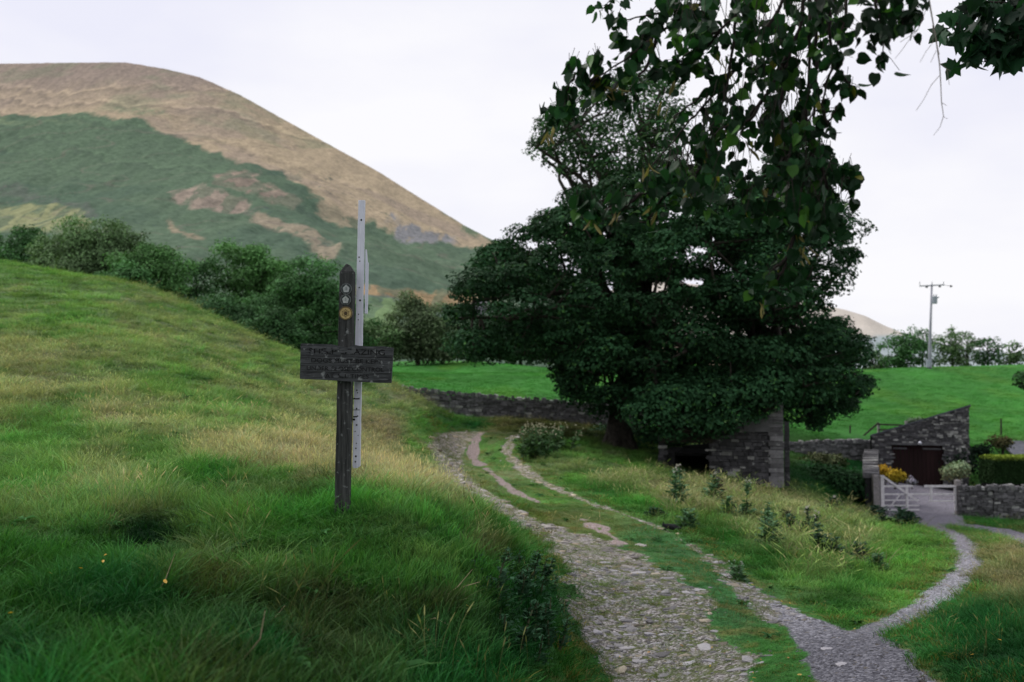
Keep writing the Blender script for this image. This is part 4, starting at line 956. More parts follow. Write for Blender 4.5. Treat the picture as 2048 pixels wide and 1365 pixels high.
# ------------------------------------------------------------------ gate
YGt = 42.0; gb = P(1840, 1022, YGt); m_ = YGt/F
def gx_(px): return P(px, 1000, YGt).x
def gz_2(py): return P(1840, py, YGt).z
def gateleaf(label, stiles, rails, braces, px0):
    o = Vector((gx_(px0), YGt, gz_2(1021))); root = thing('field_gate', label, 'gate', o, group='white gates across the drive')
    for px, pt, pb_, w_ in stiles:
        mb = MB(); mb.box(gx_(px)-w_/2-o.x, gx_(px)+w_/2-o.x, -.04, .04, gz_2(pb_)-o.z, gz_2(pt)-o.z); mb.build('stile', M['gate'], root, bevel=.008)
    for a, b_, py, h_ in rails:
        mb = MB(); mb.box(gx_(a)-o.x, gx_(b_)-o.x, -.022, .022, gz_2(py)-h_/2-o.z, gz_2(py)+h_/2-o.z); mb.build('rail', M['gate'], root, bevel=.006)
    for (a, b_), (c, d), w_ in braces:
        mb = MB(); mb.bar((gx_(a)-o.x,-.055,gz_2(b_)-o.z),(gx_(c)-o.x,-.055,gz_2(d)-o.z), w_, .03); mb.build('brace', M['gate'], root)
gateleaf('white wooden gate leaf with tall stile and diagonal brace, left half of entrance', [(1765,951,1022,.15),(1814,972,1020,.09)],
  [(1767,1826,973,.085),(1768,1838,989,.065),(1768,1838,1001,.055),(1768,1838,1011.5,.055),(1768,1838,1020,.055)], [((1766,953),(1834,1002),.085),((1799,990),(1782,1010),.045)], 1765)
gateleaf('lower white wooden gate leaf of three rails, right half of entrance', [(1862.5,974,1004,.08),(1911,972,1022,.09)],
  [(1849,1909,973,.095),(1840,1909,989,.065),(1858,1909,1003,.055)], [], 1911)
for px, pt, w_, lb in ((1752.5,950,.26,'thick grey timber gatepost against the curved wall, left of the gate'),(1917,960,.20,'weathered gatepost at the end of the garden wall, right of the gate')):
    o = Vector((gx_(px), YGt+.05, gz_2(1024))); mb = MB(); hgt = gz_2(pt)-o.z
    mb.box(-w_/2, w_/2, -.12, .12, -.3, hgt-.06); mb.add([(-w_/2,-.12,hgt-.06),(w_/2,-.12,hgt-.06),(w_/2,.12,hgt-.06),(-w_/2,.12,hgt-.06),(-w_/2+.03,-.08,hgt),(w_/2-.03,-.08,hgt),(w_/2-.03,.08,hgt),(-w_/2+.03,.08,hgt)], [(4,5,6,7),(0,1,5,4),(1,2,6,5),(2,3,7,6),(3,0,4,7)])
    tag(mb.build('gatepost', M['gatepost'], loc=o), lb, 'gatepost')
# ------------------------------------------------------------------ garden shrubs
def shrub(name, px0, px1, top, bot, Y, cols, label, leafpx=4.5, cat='shrub', nC=14, flat=.85):
    mp_ = Y/F; c0 = P((px0+px1)/2, bot, Y); hw = (px1-px0)/2*mp_; H_ = (bot-top)*mp_
    root = thing(name, label, cat, (c0.x, Y, c0.z)); C = []; R = []
    for i in range(nC):
        a = RS.uniform(0, math.pi); q = RS.uniform(.1,.68)
        C.append((math.cos(a)*hw*q, RS.uniform(-.6,.6)*hw*.6, H_*(.25+.5*math.sin(a)*q+.12*RS.rand()))); R.append(min(hw,H_)*RS.uniform(.45,.62))
    C = np.array(C); R = np.array(R); ls = leafpx*mp_; ps, ns, ks = dome(C, R, 9/(ls*ls), flat, .3, .45)
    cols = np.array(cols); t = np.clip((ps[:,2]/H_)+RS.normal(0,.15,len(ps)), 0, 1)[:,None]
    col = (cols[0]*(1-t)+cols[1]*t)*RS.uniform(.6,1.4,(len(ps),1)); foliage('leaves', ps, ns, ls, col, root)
    mb = MB()
    for c in C[::2]: limb(mb, (0,0,-.1), c, .03, .01, .1, 3)
    mb.build('stems', M['bark'], root); return root
shrub('orange_shrub', 1746, 1786, 914, 975, 44.6, [(.12,.12,.02),(.62,.36,.03)], 'bright orange and yellow shrub behind the left gate', 3.6)
shrub('orange_shrub', 1768, 1812, 930, 974, 44.0, [(.14,.16,.02),(.55,.36,.03)], 'lower golden shrub sloping down beside the bright orange one', 3.6)
shrub('lavender_plant', 1812, 1836, 950, 974, 44.5, [(.10,.13,.10),(.42,.38,.52)], 'pale lilac flowering plant in front of the garage doors', 3.2, 'plant', 8)
shrub('variegated_shrub', 1879, 1940, 912, 975, 46.5, [(.14,.10,.045),(.27,.40,.24)], 'rounded pale silvery green shrub with brown base before the garage', 3.6)
shrub('ivy_bush', 1880, 1965, 880, 968, 49.0, [(.006,.014,.010),(.014,.030,.016)], 'very dark evergreen bush against the garage corner', 4.5, nC=24)
shrub('ivy_bush', 1935, 1985, 868, 930, 51.0, [(.010,.022,.014),(.018,.040,.02)], 'dark bush right of the garage gable under the field', 4.5)
shrub('brown_shrub', 1978, 2030, 856, 912, 51.5, [(.03,.05,.02),(.11,.09,.04)], 'brownish topped shrub behind the clipped hedge', 4)
shrub('bank_bush', 1812, 1850, 828, 862, 57, [(.05,.08,.05),(.13,.16,.12)], 'pale grey-green bush on the bank above the garage roof', 4)
shrub('dead_weeds', 1600, 1700, 905, 950, 48, [(.03,.07,.02),(.09,.10,.05)], 'rough dock and nettle growth in front of the retaining wall', 5, 'weeds', 22)
shrub('bramble_bank', 1576, 1735, 918, 1018, 43.5, [(.012,.038,.016),(.030,.085,.030)], 'deep green weedy bank between the barn and the curved wall', 5.5, 'bramble', 46, .6)
shrub('bramble_bank', 1130, 1330, 846, 905, 44.5, [(.012,.034,.016),(.022,.065,.028)], 'dark undergrowth behind the sycamore trunk', 5.5, 'bramble', 40, .6)
# clipped hedge
YH = 46.2; o = P(1990, 968, YH); o = Vector((o.x, YH, o.z)); root = thing('clipped_hedge', 'neatly clipped box-shaped hedge with yellow-green top behind the garden wall', 'hedge', o)
W_ = P(2160,950,YH).x-o.x; HZ = (968-916)*YH/F+.0; D_ = 1.5
n_ = 26000; u = RS.rand(n_); s_ = RS.rand(n_)
def rr2(x, z): return x, z
side = RS.choice(3, n_, p=[.55,.3,.15])
xx = np.where(side==2, 0, u*W_); yy = np.where(side==0, 0, s_*D_); zz = np.where(side==1, HZ, s_*HZ)
zz = np.where(side==2, u*HZ, zz)
rc = .16; ex = np.minimum(xx, rc); ez = np.minimum(HZ-zz, rc)
cut = (rc-ex)**2+(rc-ez)**2 > rc*rc; xx = np.where(cut, rc-(rc-ex)*.75, xx); zz = np.where(cut, HZ-rc+(rc-ez)*.75, zz)
pos = np.c_[xx, yy, zz]+RS.normal(0,.022,(n_,3)); nn_ = np.where((side==0)[:,None],[0,-1,.1],np.where((side==1)[:,None],[0,0,1],[-1,0,.1]))+RS.normal(0,.5,(n_,3))
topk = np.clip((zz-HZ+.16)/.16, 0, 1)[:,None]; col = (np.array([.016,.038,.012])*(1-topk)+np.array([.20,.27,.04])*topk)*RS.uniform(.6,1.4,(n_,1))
foliage('leaves', pos, nn_, .07, col, root)
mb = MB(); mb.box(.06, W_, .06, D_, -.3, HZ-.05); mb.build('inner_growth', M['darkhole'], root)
# ------------------------------------------------------------------ fence on the field bank
o = P(1730, 868, 56); root = thing('field_fence', 'short broken timber rail fence on the bank left of the garage roof', 'fence', o)
for a, b_ in (((1757,846),(1757,872)),((1812,842),(1812,866))):
    mb = MB(); p0, p1 = P(*a,56)-o, P(*b_,56)-o; mb.bar(p1-Vector((0,0,.3)), p0, .12, .10); mb.build('fence_post', M['gatepost'], root)
for a, b_ in (((1727,872),(1757,846)),((1757,849),(1806,851)),((1757,860),(1806,861))):
    mb = MB(); mb.bar(P(*a,55.9)-o, P(*b_,55.9)-o, .09, .05); mb.build('rail', M['bark'], root)
for px, t, b_, lb in ((1644,838,872,'thin dark fence stake under the sycamore skirt'),(2002,838,860,'thin dark fence stake on the field edge above the brown shrub'),(1700,852,872,'leaning fence stake left of the broken rail fence'),(1614,846,876,'fence stake nearest the barn on the field edge')):
    o = P(px, b_, 56.5); mb = MB(); mb.tube([(0,0,-.3),(.02,0,(b_-t)*56.5/F)], [.05,.045], 7); tag(mb.build('fence_stake', M['bark'], loc=o), lb, 'fence stake')
# ------------------------------------------------------------------ utility pole
YP = 107; o = P(1860, 736, YP); root = thing('utility_pole', 'grey utility pole with crossarm and transformer on the field skyline', 'utility pole', o)
M['pole'] = simple('weathered_pole', (.22,.22,.27), (.36,.36,.42), 3); M['metal'] = simple('grey_metal', (.25,.27,.33), (.36,.38,.45), 5, rough=.5); M['insul'] = simple('dark_insulator', (.03,.03,.035), (.06,.06,.07), 9, rough=.4)
q = lambda px, py, dy=0: P(px, py, YP)-o+Vector((0,dy,0))
mb = MB(); mb.tube([(0,0,-.5), q(1859.5,700), q(1861,650), q(1863.5,569)], [.20,.17,.13,.10], 10); mb.build('pole', M['pole'], root, smooth=True)
mb = MB(); mb.bar(q(1838,573,-.15), q(1887,570.5,-.15), .12, .12); mb.build('crossarm', M['pole'], root)
for px, py in ((1852,574),(1878,573)): mb = MB(); mb.tube([q(px,py-1,-.2), q(px,py+1,-.2), q(px,py+2.5,-.2)], [.07,.15,.10], 8); mb.build('insulator', M['insul'], root)
for px in (1838.5,1863,1886): mb = MB(); mb.tube([q(px,571.5,-.15), q(px,564,-.15)], .035, 6); mb.build('pin', M['pole'], root)
mb = MB(); mb.tube([q(1886,571,-.15), q(1901,573,-.15)], .02, 5); mb.build('jumper_wire', M['insul'], root)
mb = MB(); mb.tube([q(1900,571,-.15), q(1901,573.5,-.15), q(1901.5,575,-.15)], [.06,.15,.1], 8); mb.build('insulator', M['insul'], root)
mb = MB(); mb.tube([q(1868,594,-.1), q(1868,608,-.1)], [.30,.30], 12); mb.build('transformer', M['metal'], root)
for px, e in ((1865,590),(1871,590),(1876,595)): mb = MB(); mb.tube([q(1868,599,-.25), q(px,e,-.25)], .06, 6); mb.build('bushing', M['metal'], root)
mb = MB(); p = q(1857,727); mb.box(p.x-.32, p.x+.18, -.35, -.08, p.z-.45, p.z+.35); mb.build('equipment_box', M['metal'], root, bevel=.03)
# ------------------------------------------------------------------ the signpost
YS = 6.6; m_ = YS/F
so_ = P(686, 1018, YS); gzs = h1(so_.x, YS); print('post base z', so_.z, gzs)
root = thing('signpost', 'weathered dark wooden footpath signpost with lettered board and waymark discs in the grass', 'signpost', so_)
def sp(px, py, dy=0.0): return Vector(P(px, py, YS)-so_)+Vector((0,dy,0))
def taperpost(L_, name, mt, dy0, dy1, parent, bev=.004, jag=0, seg=14):
    """L_ = [(py, xl, xr)] rows top to bottom"""
    mb = MB(); V = []; Fc = []; n = len(L_)
    for py, xl, xr in L_:
        a = sp(xl, py); b_ = sp(xr, py); V += [(a.x,dy0,a.z),(b_.x,dy0,b_.z),(b_.x,dy1,b_.z),(a.x,dy1,a.z)]
    for i in range(n-1):
        for k in range(4): Fc.append((i*4+k, (i+1)*4+k, (i+1)*4+(k+1)%4, i*4+(k+1)%4))
    Fc += [(0,1,2,3), tuple((n-1)*4+k for k in (3,2,1,0))]
    mb.add(V, Fc); return mb.build(name, mt, parent, bevel=bev)
rows = []
for i in range(25):
    py = 546+(1040-546)*i/24; t = (py-540)/(1018-540)
    xl = 681.5+(671-681.5)*t+random.uniform(-.5,.5); xr = 709.5+(699.5-709.5)*t+random.uniform(-.4,.4); rows.append((py, xl, xr))
post = taperpost(rows, 'post', M['post'], -.045, .045, root)
mb = MB(); a, b_ = sp(681.5,546), sp(709.8,546); t = sp(693,528); t2 = sp(701,531)
V = [(a.x,-.045,a.z),(b_.x,-.045,b_.z),(b_.x,.045,b_.z),(a.x,.045,a.z),(t.x,-.02,t.z),(t2.x,-.015,t2.z),(t2.x,.02,t2.z-.004),(t.x,.02,t.z-.003)]
mb.add(V, [(0,1,5,4),(1,2,6,5),(2,3,7,6),(3,0,4,7),(4,5,6,7),(3,2,1,0)]); mb.build('post_cap', M['post'], post, bevel=.004)
# board with irregular worn edges
top = [(607,688.5),(640,689.5),(668,690),(683,694),(700,697),(712,691),(722,693),(745,694.5),(770,694),(789.5,697)]
bot = [(789,698),(787.5,730),(785.5,766.5),(760,766.5),(700,763.5),(650,760.5),(605,758.5),(605.5,740),(606,715)]
ol_ = [sp(*p) for p in top+bot[1:]]; n = len(ol_)
mb = MB(); V = [(p.x,-.085,p.z) for p in ol_]+[(p.x,-.053,p.z) for p in ol_]
mb.add(V, [tuple(range(n)), tuple(range(n,2*n))[::-1]]+[(i,n+i,n+(i+1)%n,(i+1)%n) for i in range(n)])
board = mb.build('board', M['board'], root)
board['label'] = 'carved warning board, black letters almost weathered away'
def text(body, px, py, hpx, parent, name='lettering', y=-.0875, wpx=None):
    cu = bpy.data.curves.new('letters', 'FONT'); cu.body = body; cu.size = 1; cu.extrude = 0; cu.align_x = 'LEFT'
    tmp = bpy.data.objects.new('tmp', cu); COL.objects.link(tmp); dg = bpy.context.evaluated_depsgraph_get()
    me = bpy.data.meshes.new_from_object(tmp.evaluated_get(dg)); bpy.data.objects.remove(tmp)
    c = np.empty(len(me.vertices)*3); me.vertices.foreach_get('co', c); c = c.reshape(-1,3)
    x0, x1 = c[:,0].min(), c[:,0].max(); w_ = wpx*m_; sx = w_/(x1-x0); sz_ = hpx*m_/.72
    p = sp(px, py); sl = -.024     # the board hangs slightly low on the right
    X = (c[:,0]-x0)*sx; Z = c[:,1]*sz_ + X*sl
    v = np.c_[p.x+X, np.full(len(c), y), p.z+Z]; me.vertices.foreach_set('co', v.ravel()); me.materials.clear(); me.materials.append(M['letter']); me.update()
    return link(name, me, parent)
text('SHEEP GRAZING', 623, 708, 10.5, board, wpx=150)
text('DOGS MUST BE KEPT', 628, 725.5, 8.5, board, wpx=140)
text('UNDER CLOSE CONTROL', 619, 741, 8.5, board, wpx=152)
text('AT ALL TIMES', 655, 756, 8.5, board, wpx=86)
# lichen and worn patches over the lettering
M['worn'] = wood_mat('worn_wood_patches', (.03,.032,.034), (.13,.135,.14), None, (5,60,60))
for px, py, w_, h_ in ((690,703,10,5),(704,706,9,6),(712,702,5,8),(676,699,9,3),(662,701,6,5),(640,697,14,2.5),(652,706,5,3),(745,698,13,2.5),(762,700,6,3),(672,722,4,5),(664,738,5,4),(682,741,6,3),(690,750,7,4),(640,736,3,4),(770,760,10,2),(712,735,4,3),(630,707,4,5),(678,754,6,3.5)):
    k = 11; c = sp(px, py); ring = []
    for i in range(k):
        a = i/k*6.283; r_ = random.uniform(.6,1.15); ring.append((c.x+math.cos(a)*w_*m_*r_, -.0885, c.z+math.sin(a)*h_*m_*r_))
    mb = MB(); mb.add(ring+[(c.x,-.0895,c.z)], [(i,k,(i+1)%k) for i in range(k)]); mb.build('lichen', M['worn'], board)
for py, a, b_ in ((713,608,787),(744,607,786)):
    p0, p1 = sp(a,py), sp(b_,py+4); mb = MB(); mb.add([(p0.x,-.0878,p0.z),(p1.x,-.0878,p1.z),(p1.x,-.0878,p1.z+.0022),(p0.x,-.0878,p0.z+.0022)], [(0,1,2,3)]); mb.build('crack', M['letter'], board)
# white battens
def batten(rows_, name, y0, y1, holes_, lab=None):
    ob = taperpost(rows_, name, M['whitewood'], y0, y1, root, .002)
    if lab: ob['label'] = lab
    for px, py, r_ in holes_:
        c = sp(px, py); k = 8; mb = MB(); mb.add([(c.x+math.cos(i/k*6.283)*r_*m_, y0-.0012, c.z+math.sin(i/k*6.283)*r_*m_*1.1) for i in range(k)], [tuple(range(k))[::-1]]); mb.build('nail_hole', M['letter'], ob)
    return ob
rw = []
for i in range(30):
    py = 398+(934-398)*i/29; t = (py-398)/(936-398); rw.append((py, 714.5+(702.2-714.5)*t+random.uniform(-.25,.25), 727.8+(717.8-727.8)*t+random.uniform(-.35,.35)))
rw.append((938, 704, 712))
batten(rw, 'white_batten', .048, .070, [(720.5,438,1.9),(716,513,1.5),(717.5,521,1.2),(718,600,2.0),(716.5,574,1.3),(715,628,1.2),(714.5,639,1.1),(711.5,781,1.5),(713,786,1.2),(711,818,1.6),(711,851,1.8),(710.5,888,1.2),(709.5,898,1.5),(709.5,914,2.0),(708.5,925,1.6),(707,797,1),(716,797,1),(713,833,1.4),(714,872,1),(708,864,1.2)], 'long flaking white batten with nail holes beside the post')
rw2 = [(496,727.6,729.6),(520,727.4,731.5),(524,727.3,733.5),(560,727,732.8),(600,726.6,732),(626,726,731.5)]
batten(rw2, 'short_batten', .073, .10, [], 'shorter white strip fixed behind the long batten')
for (a, b_, c, d) in ((703,797,717,799.5),(704,833,712,835.5),(703,838,708,842),(703,820,717,821.2)):
    p0, p1 = sp(a,b_), sp(c,d); mb = MB(); mb.add([(p0.x,.0468,p0.z),(p1.x,.0468,p0.z),(p1.x,.0468,p1.z),(p0.x,.0468,p1.z)], [(0,3,2,1)][::-1]); mb.build('flaked_paint', M['letter'], root)
# waymark discs
def disc(px, py, r_, base_c, mark_c, kind, lab):
    m1, nt_, b1, _ = mat('waymark_plastic'); tcv = objvec(nt_)
    nt_.links.new(ramp(nt_, noise(nt_, 60, 5, .7, tcv), [(.35, tuple(c*.6 for c in base_c)), (.6, base_c)]), b1.inputs['Base Color']); b1.inputs['Roughness'].default_value = .6
    c = sp(px, py); k = 28; R0 = r_*m_
    mb = MB(); mb.tube([(c.x,-.0455,c.z),(c.x,-.050,c.z)], R0, k); d = mb.build('waymark_disc', m1, root); d['label'] = lab
    m2 = simple('waymark_print', tuple(q*.7 for q in mark_c), mark_c, 60)
    mb = MB(); y_ = -.0512
    ring = lambda ra, rb: mb.add([(c.x+math.cos(i/k*6.283)*rr_*R0, y_, c.z+math.sin(i/k*6.283)*rr_*R0) for rr_ in (ra, rb) for i in range(k)], [(i,(i+1)%k,k+(i+1)%k,k+i) for i in range(k)])
    def pol(pts_, yy=y_): mb.add([(c.x+x*R0, yy, c.z+z*R0) for x, z in pts_], [tuple(range(len(pts_)))])
    ring(.97,.86)
    mb.build('rim', m2, d)
    mb = MB()
    if kind == 0:   # dark segments round a pale house-shaped arrow
        A_ = [(0,.78),(.62,.18),(.42,-.62),(-.42,-.62),(-.62,.18)]
        for i in range(5):
            p, q_ = A_[i], A_[(i+1)%5]; a0 = math.atan2(p[1],p[0]); a1 = math.atan2(q_[1],q_[0])
            if a1 > a0: a1 -= 6.283
            arc = [(math.cos(a0+(a1-a0)*s_/6)*.84, math.sin(a0+(a1-a0)*s_/6)*.84) for s_ in range(7)]
            pol([p, q_]+arc[::-1])
        for i in range(3): pol([(-.18+.0*i,-.25+.2*i),(.18,-.25+.2*i),(.18,-.17+.2*i),(-.18,-.17+.2*i)])
    else:
        st_ = []
        for i in range(12):
            a = i/12*6.283+math.pi/2; rr_ = .66 if i%2 == 0 else .40; st_.append((math.cos(a)*rr_, math.sin(a)*rr_))
        for i in range(12):
            p, q_ = st_[i], st_[(i+1)%12]; pol([p, q_, (q_[0]*.84,q_[1]*.84), (p[0]*.84,p[1]*.84)])
        pol([(math.cos(i/12*6.283)*.26, math.sin(i/12*6.283)*.3-.02) for i in range(12)])
    mb.build('emblem', m2, d)
disc(694.8,579.5,11.0,(.42,.45,.44),(.05,.06,.06),0,'upper white waymark disc with arrow')
disc(693.6,601.3,10.6,(.48,.51,.49),(.05,.06,.06),0,'lower white waymark disc with arrow')
disc(693.8,628,13.2,(.48,.36,.15),(.08,.055,.03),1,'yellow waymark disc with star emblem')
# ------------------------------------------------------------------ weeds: thistles, meadowsweet, nettles
def weed(name, pos, hgt, label, cat, group, leafc, headc=None, nst=1, spread=.1, leaf=.11, dense=26, headr=.022, nheads=7, width=.0):
    root = thing(name, label, cat, pos, group=group); st = MB(); LP, LN, LS = [], [], []; HP = []
    for s_ in range(nst):
        a = random.uniform(0,6.283); bx0 = Vector((math.cos(a), math.sin(a), 0))*spread*random.random(); tp = bx0*1.6+Vector((random.uniform(-.1,.1)*hgt, random.uniform(-.1,.1)*hgt, hgt*random.uniform(.78,1)))
        pts = limb(st, bx0-Vector((0,0,.05)), tp, .012, .004, .05, 5)
        for i in range(dense):
            t = random.uniform(.08, .97); p = pts[0].lerp(pts[-1], t); aa = random.uniform(0, 6.283); l = leaf*(1.25-t*.75)
            for k in range(3): LP.append(tuple(p+Vector((math.cos(aa), math.sin(aa), .25))*l*(.25+.42*k))); LN.append((math.cos(aa)*-.4+random.uniform(-.4,.4), math.sin(aa)*-.4+random.uniform(-.4,.4), .8)); LS.append(l*(.62-.13*k))
        if headc is not None:
            for i in range(nheads):
                h = pts[-1]+Vector((random.uniform(-1,1), random.uniform(-1,1), random.uniform(-1.6,.9)))*(.06+width); limb(st, pts[-2], h, .004, .003, .05, 2); HP.append(h)
    st.build('stem', M['stemm'], root); LP = np.array(LP); LN = np.array(LN)
    foliage('leaves', LP, LN, np.array(LS), np.array(leafc)*RS.uniform(.5,1.5,(len(LP),1)), root, elong=1.6)
    if HP:
        q = np.array([tuple(h) for h in HP]); q = np.repeat(q, 16, 0)+RS.normal(0, headr*.5, (len(q)*16,3)); foliage('flower_heads', q, RS.normal(size=q.shape), headr*.9, np.array(headc)*RS.uniform(.6,1.1,(len(q),1)), root)
    return root
M['stemm'] = simple('weed_stem', (.03,.045,.02), (.07,.08,.04), 20)
TC = (.085,.17,.085); DK = (.040,.085,.052); WH = (.62,.58,.56)
TH_ = [(1342,1012,82,TC,WH,1,'tall thistle with white fluffy seed heads, leftmost of the verge thistles'),
 (1368,1008,84,TC,WH,1,'tall thistle with biggest tuft of white fluff, second from the left'),
 (1408,1002,56,TC,(.5,.5,.45),1,'mid-height thistle with a few pale buds, right of the fluffy pair'),
 (1434,1002,50,(.075,.065,.045),None,1,'brown withered thistle beside the mid-height thistle'),
 (1489,1038,78,TC,(.5,.5,.45),1,'slender tall thistle in front of the barn wall corner'),
 (1528,1092,72,TC,None,3,'wide bushy grey-green thistle below the slender one'),
 (1548,1085,80,TC,None,2,'upright bushy thistle, tallest of the middle clump'),
 (1575,1068,44,DK,None,1,'short dark thistle just right of the bushy clump'),
 (1614,1078,60,DK,WH,2,'dark thistle with white bud tips at the left of the right-hand row'),
 (1642,1108,66,DK,None,2,'dark ragged thistle in the middle of the right-hand row'),
 (1676,1118,52,DK,None,2,'dense dark thistle, third in the right-hand row'),
 (1714,1124,46,DK,None,2,'blackish thistle near the right end of the row'),
 (1755,1142,36,TC,None,3,'low spreading thistle at the right end of the row'),
 (1480,1162,34,TC,(.4,.45,.4),2,'small thistle low on the verge near the gravel junction'),
 (1737,1036,26,DK,None,1,'small dark dock left of the three in front of the gate'),
 (1783,1052,44,DK,None,2,'tallest dark dock in front of the white gate'),
 (1808,1052,38,DK,None,2,'dark dock just right of the tallest one before the gate'),
 (1828,1046,22,DK,None,1,'tiny dark dock nearest the driveway'),
 (1650,1022,26,DK,WH,1,'small thistle with white tip below the green bank'),
 (1310,1036,22,DK,None,2,'low dark weed on the verge edge left of the black cat'),
 (1372,1058,40,TC,None,3,'leafy dock behind the black cat'),
 (1455,1030,36,TC,None,2,'leafy low thistle left of the slender tall one'),
 (1590,1055,34,(.05,.06,.035),None,1,'thin brownish thistle behind the middle clump')]
for px, py, hp, lc, hc, ns_, lb in TH_:
    b_ = base(px, py); dock = 'dock' in lb or 'weed' in lb
    weed('dock' if dock else 'thistle', b_, hp*b_.y/F, lb, 'dock' if dock else 'thistle', 'thistles and docks on the right verge', lc, hc, ns_, .12*b_.y/17, .0085*b_.y, 30 if ns_ > 1 else 44, .017*b_.y/20)
for px, py, hp, lb in ((1060,918,66,'leafy plant topped with cream flowers at the bend of the track'),(1085,905,56,'cream flowering plant in the middle of the bend clump'),(1115,898,44,'small cream flowering plant right of the bend clump')):
    b_ = base(px, py); weed('meadowsweet', b_, hp*b_.y/F, lb, 'meadowsweet', 'cream flowers at the track bend', (.06,.12,.05), (.55,.52,.38), 9, .55, .20, 18, .022, 4, .08)
# nettles on the near bank
k = 0
for px, py in ((1010,1160),(1035,1145),(1060,1165),(1025,1195),(1065,1205),(1095,1190),(1040,1235),(1075,1245),(1015,1250),(1050,1275),(1090,1290),(1110,1240),(985,1215),(1000,1290),(1060,1320),(960,1185)):
    b_ = base(px, py); weed('nettle', b_, random.uniform(.15,.26), 'dark green nettle in the clump on the bank edge beside the stony track', 'nettle', 'nettles on the bank edge', (.034,.092,.045), None, 4, .16, .075, 22)
for px, py, hp, lb in ((1015,1150,100,'tall green rush tuft on the bank above the nettles'),):
    pass
# dry bent stalks poking out of the near bank
M['straw'] = simple('dry_straw', (.20,.16,.10), (.36,.30,.19), 30)
for (a, b_, c, lb) in (((880,1192),(915,1182),(945,1150),'long bent straw stalk arching over the bank beside the nettles'),((895,1188),(930,1180),(960,1175),'flat straw stalk crossing just below the long bent one'),
    ((470,1330),(520,1290),(530,1240),'bent dry stalk in the dark hollow of the near bank'),((560,1270),(545,1250),(570,1225),'pale curved stalk at the top of the dark hollow'),((300,1200),(330,1170),(350,1120),'thin pale stalk in the blurred grass, lower left'),((840,1240),(870,1245),(895,1262),'broad straw blade lying on the bank left of the nettles')):
    h_ = base(*a); Yq = h_.y-.05; p0 = h_; p1 = P(*b_, Yq); p2 = P(*c, Yq)
    mb = MB(); mb.tube([Vector((0,0,-.02)), (p1-p0)+Vector((0,0,.02)), (p2-p0)+Vector((0,0,.03))], [.0030,.0025,.0012], 5); tag(mb.build('dry_stalk', M['straw'], loc=p0), lb, 'stalk')
# ------------------------------------------------------------------ black cat crouched by the track
b_ = base(1345, 1063); s_ = b_.y/F; M['fur'] = simple('black_fur', (.004,.004,.005), (.016,.018,.022), 30, bs=.6)
root = thing('cat', 'small black cat crouching at the edge of the right track rut', 'cat', b_)
me = bpy.data.meshes.new('body')
vs = [((.00,0,.075),.060),((-.09,0,.078),.058),((-.135,-.01,.095),.036),((-.165,-.01,.105),.040),((-.195,-.01,.100),.024),((.08,0,.070),.055),((.13,0,.055),.030),((.19,-.02,.040),.014),((.25,-.05,.022),.010),((-.13,-.05,.03),.016),((-.17,-.055,.006),.012),((-.13,.04,.03),.016),((-.17,.045,.006),.012),((.08,-.055,.035),.028),((.04,-.07,.010),.014),((.08,.055,.035),.028),((.04,.07,.010),.014)]
ed = [(0,1),(1,2),(2,3),(3,4),(0,5),(5,6),(6,7),(7,8),(1,9),(9,10),(1,11),(11,12),(5,13),(13,14),(5,15),(15,16)]
me.from_pydata([v[0] for v in vs], ed, []); body = link('body', me, root); me.materials.append(M['fur'])
body.modifiers.new('skin', 'SKIN').use_smooth_shade = True
for i, v in enumerate(vs): me.skin_vertices[0].data[i].radius = (v[1], v[1])
me.skin_vertices[0].data[0].use_root = True
sb = body.modifiers.new('sub', 'SUBSURF'); sb.levels = 2; sb.render_levels = 2
for sy in (-.024,.024):
    mb = MB(); mb.add([(-.175,sy-.012-.01,.135),(-.150,sy-.012-.01,.135),(-.160,sy+.014-.01,.133),(-.163,sy-.01,.180)], [(0,1,3),(1,2,3),(2,0,3),(0,2,1)]); mb.build('ear', M['fur'], root)
for sy in (-.018,.0):
    mb = MB(); mb.tube([(-.212,sy-.01,.108),(-.218,sy-.01,.108)], [.006,.004], 8); mb.build('eye', simple('cat_eye', (.25,.28,.05), (.3,.3,.08), 30, rough=.2), root)
root.rotation_euler = (0,0,-.15)
st_ = stonemesh(44).copy(); st_.materials.clear(); st_.materials.append(simple('cream_stone', (.50,.42,.28), (.62,.54,.38), 12)); b2 = base(1355, 1069); so2 = link('pale_stone', st_, None, b2); so2.scale = (.045,.045,.05); tag(so2, 'small cream-coloured stone lying beside the black cat', 'stone')
# ------------------------------------------------------------------ overhanging lime boughs
def limeleaf(n=1):
    pts_ = [(0,0),(.30,-.06),(.47,.16),(.46,.42),(.30,.72),(.12,.92),(0,1.06),(-.12,.92),(-.30,.72),(-.46,.42),(-.47,.16),(-.30,-.06)]
    return np.array(pts_), None
LPX = np.array([(0,.0),(.26,-.07),(.46,.12),(.49,.38),(.36,.68),(.16,.90),(0,1.08),(-.14,.88),(-.38,.66),(-.47,.40),(-.44,.13),(-.28,-.05)])
MPX = []
for i, (a, r_) in enumerate([(-90,.25),(-60,.52),(-45,.40),(-22,.78),(-8,.62),(5,.62),(22,1.0),(40,.72),(52,.60),(66,.80),(78,.95),(90,1.25)]): MPX.append((math.cos(math.radians(a))*r_*.75, .38+math.sin(math.radians(a))*r_*.75))
MPX = np.array(MPX + [(-x, z) for x, z in MPX[::-1][1:-1]])
